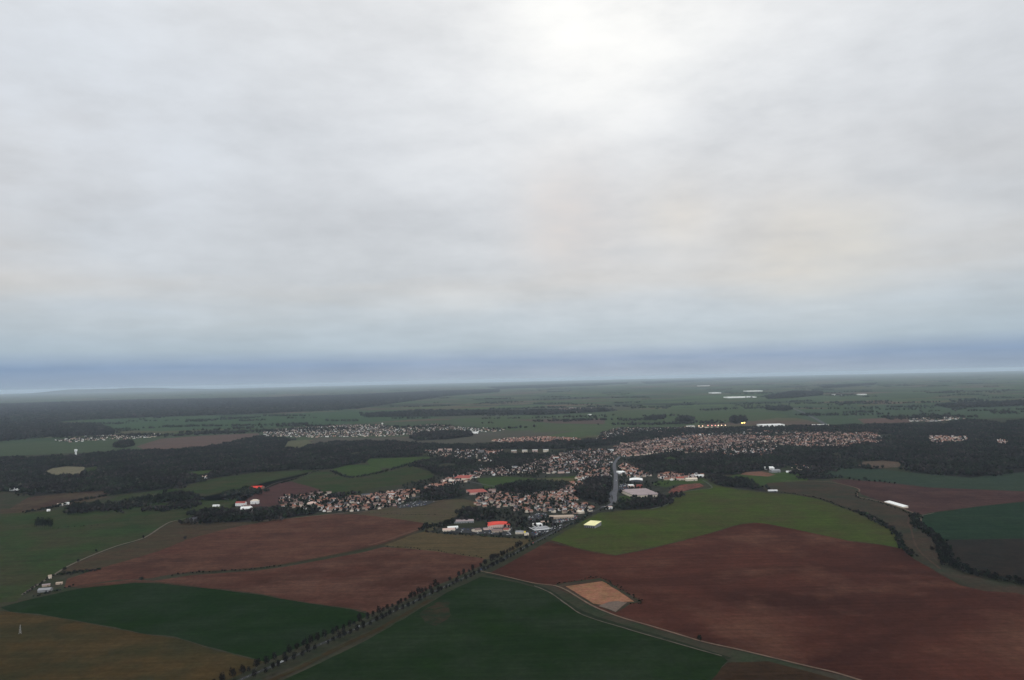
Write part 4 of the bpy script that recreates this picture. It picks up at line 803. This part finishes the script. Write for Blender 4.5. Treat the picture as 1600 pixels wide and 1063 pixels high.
# mast in lower-left field
x0, y0 = P(31.5, 991)
e = link(bpy.data.objects.new('lattice_mast', None)); e.location = (x0, y0, .2); meta(e, 'thin pale lattice mast in the yellow brown field at lower left', 'mast')
for i in range(3):
    a_ = i*2.094; b_ = MB(); b_.tube([(1.8*math.cos(a_), 1.8*math.sin(a_), 0), (.25*math.cos(a_), .25*math.sin(a_), 13)], [.10, .07], 5); b_.build('leg', M['steel'], e)
b_ = MB()
for k in range(1, 8):
    z = k*1.6; rr_ = 1.8-(1.55*z/13)
    for i in range(3):
        p0 = (rr_*math.cos(i*2.094), rr_*math.sin(i*2.094)); p1 = (rr_*math.cos((i+1)*2.094), rr_*math.sin((i+1)*2.094))
        b_.box((p0[0]+p1[0])/2, (p0[1]+p1[1])/2, z, math.hypot(p1[0]-p0[0], p1[1]-p0[1]), .08, .1, 0, math.atan2(p1[1]-p0[1], p1[0]-p0[0]))
b_.build('bracing', M['steel'], e)
# lit lamps on masts beyond the town
def emis(name, c_, s):
    m_ = bpy.data.materials.new(name); m_.use_nodes = True; bs = m_.node_tree.nodes['Principled BSDF']
    bs.inputs['Base Color'].default_value = (.8, .8, .8, 1); bs.inputs['Emission Color'].default_value = (*c_, 1); bs.inputs['Emission Strength'].default_value = s; return m_
LWm, LRm, LYm = emis('warm_lamp', (1, .62, .35), 3.2), emis('red_lamp', (1, .22, .12), 2.6), emis('yellow_lamp', (1, .62, .08), 4.0)
lamps = [(1090, 667.4, LWm, 'orange white'), (1095.7, 667.4, LWm, 'orange white'), (1104, 666.6, LRm, 'red'), (1110, 666.6, LRm, 'red'), (1115.5, 666.6, LRm, 'red'), (1120, 666.4, LWm, 'orange white'), (1125, 666.3, LWm, 'orange white'), (1131, 666.2, LWm, 'orange white'), (1157, 663.6, LYm, 'yellow'), (1160.5, 663.2, LYm, 'yellow')]
for i, (x, y, mt, cn) in enumerate(lamps):
    x0, y0 = P(x, y+1.5); e = link(bpy.data.objects.new('floodlight_mast', None)); e.location = (x0, y0-40, 0.2)
    grp = {'red': 'red lamps in the far lit row', 'yellow': 'two yellow lamps right of the far lit row', 'orange white': 'warm white lamps in the far lit row'}[cn]
    meta(e, {'red': 'glowing red lamp in the middle of the far lit row', 'yellow': 'bright yellow glowing lamp right of the far lit row', 'orange white': 'glowing warm white lamp in the far lit row'}[cn], 'lamp', grp)
    hh = 13 if i < 8 else 16; b_ = MB(); b_.tube([(0, 0, 0), (0, 0, hh)], [.25, .15], 6); b_.build('pole', M['steel'], e)
    sz = 5.6 if i < 8 else 9
    b_ = MB(); b_.box(0, 0, hh, sz, 2.0, sz*.7, bottom=True); b_.build('lamp_head', mt, e)

# ---- houses in zones ---------------------------------------------------------
GARD = []
GARD.append([(432, 784), (445, 775), (490, 771), (505, 767), (530, 779), (560, 775), (600, 768), (640, 758), (660, 745), (700, 738), (740, 728), (765, 724), (800, 722), (830, 716), (860, 707), (900, 702), (960, 695), (960, 800), (905, 808), (890, 818), (855, 838), (835, 842), (795, 840), (730, 836), (694, 834), (668, 831), (668, 824), (700, 817), (745, 790), (745, 784), (700, 778), (665, 787), (620, 792), (598, 797), (560, 800), (525, 803), (470, 800), (440, 795)])
sheet('garden_ground', GARD[0], M['garden'], 'gardens and yards of the town', z=.045)
GARD.append([(958, 696), (1000, 684), (1060, 674), (1150, 668), (1380, 666), (1385, 694), (1300, 703), (1212, 712), (1150, 716), (1060, 712), (1020, 716), (1000, 730), (1030, 740), (1100, 742), (1098, 752), (1060, 756), (1040, 772), (1000, 790), (962, 798), (958, 740)])
sheet('garden_ground', GARD[1], M['garden'], 'gardens and yards of the upper town', z=.05)
hs = []
for zi, (zn, px, sp, ww, rw, ang) in enumerate(zones):
    pts = scatter(px, sp*(1.0 if zi < 5 else .90), .36, clear=LOTG, rot=ang, warp=8)
    pts = pts[nrs.rand(len(pts)) < .88]
    for x, y in pts:
        if any((x-a_)**2+(y-b__)**2 < rr**2*.7 for a_, b__, rr, *_ in SPG): continue
        wi = rnd.choices(range(4), ww)[0]; ri = rnd.choices(range(4), rw)[0]
        k = rnd.choices(range(4), (3, 3, 3, 1.5))[0]
        if sp < 23 and k == 3: k = 1
        a_ = ang+rnd.choice((0, 0, math.pi/2))+rnd.gauss(0, .12)
        hs.append((math.hypot(x, y), x, y, a_, k, wi, ri, zi))
MRG = catmull(G(MR)); AVG = catmull(G(AV))
def near_road(x, y, dd): return any((x-a_)**2+(y-b__)**2 < dd*dd for a_, b__ in MRG[::2]+AVG[::2])
hs = [h for h in hs if not near_road(h[1], h[2], 15) and not any((h[1]-a_)**2+(h[2]-b__)**2 < 20**2 for a_, b__ in MRG)]
hs.sort()
N_IND = 300
print('houses', len(hs), 'wood trees', tot)
for (dist, x, y, a_, k, wi, ri, zi) in hs[:N_IND]:
    wm, rm, cm = house_meshes(k, wi, ri)
    e = link(bpy.data.objects.new('village_house', None)); e.location = (x, y, .2); e.rotation_euler.z = a_
    kind = ['low', 'long low', 'two storey', 'L shaped'][k]
    lb = f"{kind} {WN[wi]} house with {RN[ri]} roof {zones[zi][0]}"
    meta(e, lb, 'house', f"{kind} {WN[wi]} houses with {RN[ri]} roofs {zones[zi][0]}")
    link(bpy.data.objects.new('wall', wm), e); ro = link(bpy.data.objects.new('roof', rm), e); link(bpy.data.objects.new('chimney', cm), ro)
bigs = MB(); MATS = [M[k] for k in WALLS]+[M[k] for k in ROOFS]
for (dist, x, y, a_, k, wi, ri, zi) in hs[N_IND:]:
    w, d, h, rh = SIZES[k]
    if dist > 5000: w *= 1.25; d *= 1.2
    elif rnd.random() < .13: w *= rnd.uniform(1.6, 2.6); d *= 1.25; h *= 1.3      # shops, schools and terraces between the houses
    else: w *= 1.08; d *= 1.08
    house_geo(bigs, bigs, None, w, d, h, rh, x, y, a_, wi, 4+ri, z0=.2)
meta(bigs.build('distant_houses', MATS), 'hundreds of small houses with tiled roofs spread over the upper town and far villages', 'houses', kind='stuff')
# garden trees
pts = []
for zi, (zn, px, sp, ww, rw, ang) in enumerate(zones):
    q = scatter(px, 12 if zi < 18 else 22, .5); q = q[nrs.rand(len(q)) < (.66 if sp > 23 else .5)]; pts.append(q)
for px in GARD:
    q = scatter(px, 15, .5, warp=10)
    nz = np.sin(q[:, 0]/47+1)+np.sin(q[:, 1]/71+q[:, 0]/93)+np.sin((q[:, 0]-q[:, 1])/38)+nrs.normal(0, .7, len(q))
    q = q[nz > .25]
    for c_ in LOTG+CLEAR: q = q[~inside(c_, q)]
    pts.append(q)
pts = np.concatenate(pts)
hx = np.array([(h[1], h[2]) for h in hs]+[(s[0], s[1]) for s in SPG]); hr = np.array([6.5]*len(hs)+[s[2]*.8 for s in SPG])
keep = np.ones(len(pts), bool)
for i in range(0, len(pts), 500):
    dd = np.hypot(pts[i:i+500, 0][:, None]-hx[None, :, 0], pts[i:i+500, 1][:, None]-hx[None, :, 1]); keep[i:i+500] = (dd > hr[None]).all(1)
pts = pts[keep]; pts = np.array([p for p in pts if not near_road(p[0], p[1], 12) and not any((p[0]-a_)**2+(p[1]-b__)**2 < 14**2 for a_, b__ in MRG)])
me = forest_mesh('garden_trees', pts, 4.2, [M['wood'], M['everg']], .45)
meta(link(bpy.data.objects.new('garden_trees', me)), 'countless dark garden trees and shrubs between the houses', 'trees', kind='stuff')

# ---- single trees, avenue, hedgerows -------------------------------------------
cand = []   # dist, x, y, height, radius, name, label
def add_tree(x, y, h, r_, nm, lb, ev=False): cand.append((math.hypot(x, y)/max(h, 2*r_), x, y, h, r_, nm, lb, ev))   # smallest first = shows largest
avl = catmull(G(AV[:11]), 30); L, R_ = strip_pts(avl, 21)
for side, row, lb in ((0, L, 'bare roadside tree in the left row of the straight avenue'), (1, R_, 'bare roadside tree in the right row of the straight avenue')):
    acc = 0; last = row[0]; gap = 12
    for p in row[1:]:
        acc += math.hypot(p[0]-last[0], p[1]-last[1]); last = p
        if acc > gap:
            acc = 0; gap = rnd.uniform(8.5, 15)
            if rnd.random() < .07: continue
            dist = math.hypot(*p); big = 1.0 if dist < 1650 else .6
            if dist > 1900: continue
            s = rnd.uniform(.65, 1.3)*big*(1 if side == 0 else .85)
            add_tree(p[0]+rnd.uniform(-1, 1), p[1]+rnd.uniform(-1, 1), 11.5*s, 4.1*s, 'roadside_tree', lb)
singles = [(1094, 1003, 9, 4.2, 'round dark tree standing alone on the curved gravel track'), (221, 908, 8, 5, 'dark bush at the top corner of the left green crop field'),
 (150, 863, 7, 3, 'small tree on the country lane, middle of three'), (122, 879, 7, 3, 'small tree on the country lane, lowest of three'), (224, 842, 8, 3.2, 'small tree on the country lane, highest of three'),
 (289, 843, 10, 5, 'bare tree inside the large brown field by the strip'), (100, 892, 7, 5, 'dark tree above the lower left farm sheds'), (1352, 752, 13, 8, 'largest round tree in the row at the brown field edge'),
 (948, 797, 12, 6, 'black round tree left of the roundabout'), (964, 797, 13, 4.5, 'black tree right of the roundabout'), (973, 798, 13, 4.5, 'second black tree right of the roundabout')]
for x, y, h, r_, lb in singles: add_tree(*P(x, y), h, r_, 'field_tree', lb, True)
for i in range(9):
    x, y = P(56+i*3.1, 826+rnd.uniform(-1.5, 1.5)); add_tree(x, y, 24+rnd.uniform(-2, 3), 5.2, 'tall_tree', 'tall dark tree packed in the square clump on the left green field', True)
for i, (x, y, r_) in enumerate([(1328, 750, 5), (1334, 751, 5), (1342, 752, 6), (1358, 753, 6), (1367, 754, 5.5), (1375, 754, 5), (1382, 755, 5), (1390, 756, 4), (1398, 757, 3.5)]):
    add_tree(*P(x, y), 9, r_, 'field_tree', 'dark bushy tree in the row at the brown field edge right of the valley', True)
hedges = [
 ('creek side tree in the dark line down the right valley', [(1430, 806), (1433, 820), (1445, 830), (1462, 840), (1471, 850), (1474, 865), (1481, 880), (1500, 890), (1530, 900), (1570, 908), (1640, 920)], 5.5, 9, 4.6, 3.2),
 ('dense hedge tree beside the broad green field', [(1337, 800), (1350, 805), (1362, 811), (1378, 820), (1392, 828), (1402, 838), (1406, 850), (1412, 858), (1425, 870)], 5, 7, 4.0, 2.2),
 ('low hedge bush along the top of the broad green field', [(1215, 770), (1237, 772), (1262, 776), (1280, 780), (1300, 787), (1320, 795), (1337, 800)], 8, 4, 3, 1),
 ('low hedge bush between the two red ploughed fields', [(266, 901), (285, 897), (320, 895), (360, 893), (400, 890), (440, 885)], 7, 3.6, 2.4, 1),
 ('low dark hedge bush under the olive brown field', [(600, 854), (640, 857), (687, 862), (725, 868), (757, 873)], 9, 2.4, 2.0, 1),
 ('dark estate hedge tree below the trading estate', [(661, 832), (694, 835), (729, 837), (770, 840), (797, 841), (832, 843)], 6, 6, 3.6, 1.5),
 ('dark hedge tree left of the trading estate', [(661, 830), (667, 824), (687, 824), (698, 820), (715, 814), (729, 808)], 6, 9, 4.5, 3),
 ('dark hedge tree beside the road by the yellow roofed barn', [(893, 822), (905, 815), (912, 810), (919, 805)], 5, 6, 3.6, 1.5),
 ('dark bush in the hollow of the lower left farm', [(88, 900), (100, 898), (115, 896), (135, 894), (150, 892)], 5, 4, 3.5, 3),
 ('dark bush at the bottom of the lower left farm', [(45, 932), (62, 931), (80, 927), (100, 921), (112, 917)], 6, 4, 3, 1.5),
 ('dark bush along the lower left lane', [(35, 931), (55, 918), (70, 909), (86, 899)], 7, 4, 2.6, 1),
 ('hedge tree on the lane under the left brown field', [(30, 803), (75, 796), (112, 786), (160, 777), (200, 771)], 8, 8, 4.6, 2),
 ('hedge tree in the line below the bright pastures', [(517, 737), (540, 746), (555, 747), (587, 741), (625, 731), (650, 724), (676, 719)], 9, 8, 4.6, 2),
 ('low bush on the boundary across the left green field', [(84, 826), (110, 824), (157, 821)], 12, 2.5, 2, 1),
 ('dark bush round the sandy square plot', [(868, 914), (900, 908), (938, 903), (970, 921), (1001, 940), (985, 945)], 5, 2.2, 2.2, 1),
 ('hedge bush along the edge of the olive village field', [(568, 800), (620, 804), (680, 805), (740, 808)], 10, 2.0, 1.8, 1),
 ('tree on the green pasture boundary in the village', [(437, 757), (470, 746), (487, 739), (500, 736)], 14, 5, 3, 1),
 ('hedge bush beside the winding pale track', [(1338, 768), (1341, 778), (1362, 783), (1385, 790), (1412, 799), (1430, 806)], 8, 3.5, 2.8, 1),
 ('field edge tree at the wood by the valley hamlet', [(1262, 741), (1290, 745), (1300, 748)], 8, 9, 5, 2),
]
for lb, px, gap, h, r_, thick in hedges:
    pl = catmull(G(px), 20); acc = 0; last = pl[0]
    for p in pl[1:]:
        acc += math.hypot(p[0]-last[0], p[1]-last[1]); last = p
        while acc > gap:
            acc -= gap
            for q in range(max(1, int(thick))):
                s = rnd.uniform(.65, 1.25)
                add_tree(p[0]+rnd.gauss(0, .8+thick*1.6), p[1]+rnd.gauss(0, .8+thick*1.6), h*s, r_*s, 'hedgerow_tree' if h > 4.5 else 'hedge_bush', lb, rnd.random() < .5)
cand.sort()
print('single trees', len(cand))
CROWN = []; TRUNK = []
for i in range(7):
    V, Tt = crown_variant(50+i, 260, 1.0, 1.25, .20, core=False, base=.0)
    V[:, 2] = V[:, 2]/1.75*1.0
    CROWN.append([np_mesh('crown', V, Tt, [M[k]]) for k in ('roadtree', 'everg1')])
    b_ = MB(); b_.tube([(0, 0, -.02), (.01, 0, .3), (.03, .01, .62)], [.085, .06, .025], 6)
    for j in range(5):
        a_ = j*1.26+i; b_.tube([(0, 0, .26+.05*j), (.3*math.cos(a_), .3*math.sin(a_), .5+.07*j), (.5*math.cos(a_), .5*math.sin(a_), .66+.05*j)], [.035, .022, .008], 4)
    TRUNK.append(b_.mesh('trunk', [M['bark']]))
trees_left = []
for i, (dist, x, y, h, r_, nm, lb, ev) in enumerate(cand):
    if i >= 300: trees_left.append((x, y, r_, h)); continue
    e = link(bpy.data.objects.new(nm, None)); e.location = (x, y, .1); e.rotation_euler.z = rnd.uniform(0, 6.28); e.scale = (r_, r_, h)
    v = rnd.randrange(7)
    meta(e, lb, 'bush' if 'bush' in nm else 'tree', None if nm in ('field_tree',) and 'row' not in lb else lb.replace('tree', 'trees', 1).replace('bush', 'bushes', 1))
    link(bpy.data.objects.new('trunk', TRUNK[v]), e)
    c_ = link(bpy.data.objects.new('crown', CROWN[v][1 if ev else 0]), e)
    c_.location.z = .16 if h > 4.5 else .02
tl = np.array(trees_left)
me = forest_mesh('hedgerow_trees', tl[:, :2], tl[:, 2], [M['wood'], M['everg']], .5, hmul=tl[:, 3]/tl[:, 2]/2.1)
meta(link(bpy.data.objects.new('distant_hedgerows', me)), 'thin dark hedgerows and tree lines between the farther fields', 'hedgerow', kind='stuff')

# ---- cars -----------------------------------------------------------------------
def car_mesh(c_):
    b_ = MB(); b_.box(0, 0, .32, 4.3, 1.75, .55, 0, bottom=True)
    q = [(-1.6, .87), (1.1, .87), (.65, 1.42), (-1.2, 1.42)]; y = .78
    b_.poly([(q[0][0], -y, q[0][1]), (q[1][0], -y, q[1][1]), (q[2][0], -y+.12, q[2][1]), (q[3][0], -y+.12, q[3][1])], 1)
    b_.poly([(q[1][0], y, q[1][1]), (q[0][0], y, q[0][1]), (q[3][0], y-.12, q[3][1]), (q[2][0], y-.12, q[2][1])], 1)
    b_.poly([(q[1][0], -y, q[1][1]), (q[1][0], y, q[1][1]), (q[2][0], y-.12, q[2][1]), (q[2][0], -y+.12, q[2][1])], 1)
    b_.poly([(q[0][0], y, q[0][1]), (q[0][0], -y, q[0][1]), (q[3][0], -y+.12, q[3][1]), (q[3][0], y-.12, q[3][1])], 1)
    b_.poly([(q[3][0], -y+.12, q[3][1]), (q[2][0], -y+.12, q[2][1]), (q[2][0], y-.12, q[2][1]), (q[3][0], y-.12, q[3][1])], 0)
    for sx_ in (-1.35, 1.35):
        for sy in (-.8, .8):
            k = len(b_.v); b_.v += [(sx_+.32*math.cos(t_*.785), sy+o_, .32+.32*math.sin(t_*.785)) for o_ in (-.1, .1) for t_ in range(8)]
            for t_ in range(8): b_.f.append((k+t_, k+(t_+1) % 8, k+8+(t_+1) % 8, k+8+t_)); b_.m.append(2)
            b_.f.append(tuple(k+7-t_ for t_ in range(8))); b_.m.append(2); b_.f.append(tuple(k+8+t_ for t_ in range(8))); b_.m.append(2)
    return b_.mesh('parked_car', [c_, M['glass'], M['dark']])
CC = [('white', plain_mat('white_paint', (.75, .75, .75), .02)), ('silver', plain_mat('silver_paint', (.45, .46, .48), .02)), ('dark grey', plain_mat('grey_paint', (.07, .07, .08), .02)), ('blue', plain_mat('blue_paint', (.04, .09, .28), .02)), ('red', M['red'])]
CMs = [(n_, car_mesh(m_)) for n_, m_ in CC]
lotn = ['in the car park above the white banded showroom', 'in the car park on the village edge', 'in the long yard of the trading estate', 'in the roadside car park by the avenue end', 'in the factory car park', 'in the yard below the long tan building']
for li, (nm, px) in enumerate(lots):
    pts = scatter(px, 7.5 if li != 2 else 9, .2); pts = [p for p in pts if not any((p[0]-s[0])**2+(p[1]-s[1])**2 < (s[2]*.9)**2 for s in SPG)]
    rnd.shuffle(pts)
    for x, y in pts[:34]:
        n_, me = CMs[rnd.choices(range(5), (5, 4, 4, 2, 1))[0]]
        o = link(bpy.data.objects.new('parked_car', me)); o.location = (x, y, ZL[0]+.02); o.rotation_euler.z = rnd.choice((.3, .3+math.pi/2))+rnd.gauss(0, .05)
        meta(o, f'{n_} car parked {lotn[li]}', 'car', f'{n_} cars parked {lotn[li]}')
for i, f in enumerate((.18, .33, .47, .58, .72, .81, .9)):
    j = int(f*(len(AVG)-1)); a_, b__ = AVG[j], AVG[j+1]; n_, me = CMs[i % 5]; s_ = 1.8 if i % 2 else -1.8
    th = math.atan2(b__[1]-a_[1], b__[0]-a_[0])
    o = link(bpy.data.objects.new('moving_car', me)); o.location = (a_[0]-math.sin(th)*s_, a_[1]+math.cos(th)*s_, ZL[0]+.02); o.rotation_euler.z = th
    where = ['lowest on', 'in the lower third of', 'near the middle of', 'just above the middle of', 'near the track junction on', 'beside the trading estate on', 'near the town end of'][i]
    meta(o, f'{n_} car driving {where} the straight road', 'car')
j = int(.55*(len(MRG)-1)); o = link(bpy.data.objects.new('moving_van', CMs[0][1])); o.location = (MRG[j][0]+2, MRG[j][1], ZL[0]+.02); o.rotation_euler.z = 1.5; o.scale = (1.4, 1.2, 1.6)
meta(o, 'white van driving up the wide main street', 'van')

# ------------------------------------------------------------------ haze
hb = MB(); hb.box(0, 0, -2.0, 188000, 188000, H+14, 0, bottom=True)
hz = hb.build('haze', []) if False else None
me = hb.mesh('haze', []); hz = link(bpy.data.objects.new('haze', me))
m = bpy.data.materials.new('haze_air'); m.use_nodes = True; nt = m.node_tree; nt.nodes.clear()
o_ = nt.nodes.new('ShaderNodeOutputMaterial'); pv = nt.nodes.new('ShaderNodeVolumePrincipled')
pv.inputs['Color'].default_value = (.72, .86, 1.0, 1); pv.inputs['Density'].default_value = 1.9e-5; pv.inputs['Anisotropy'].default_value = 0.0
nt.links.new(pv.outputs[0], o_.inputs['Volume']); me.materials.append(m)
meta(hz, 'thin bluish haze over the whole plain', 'haze', kind='stuff')
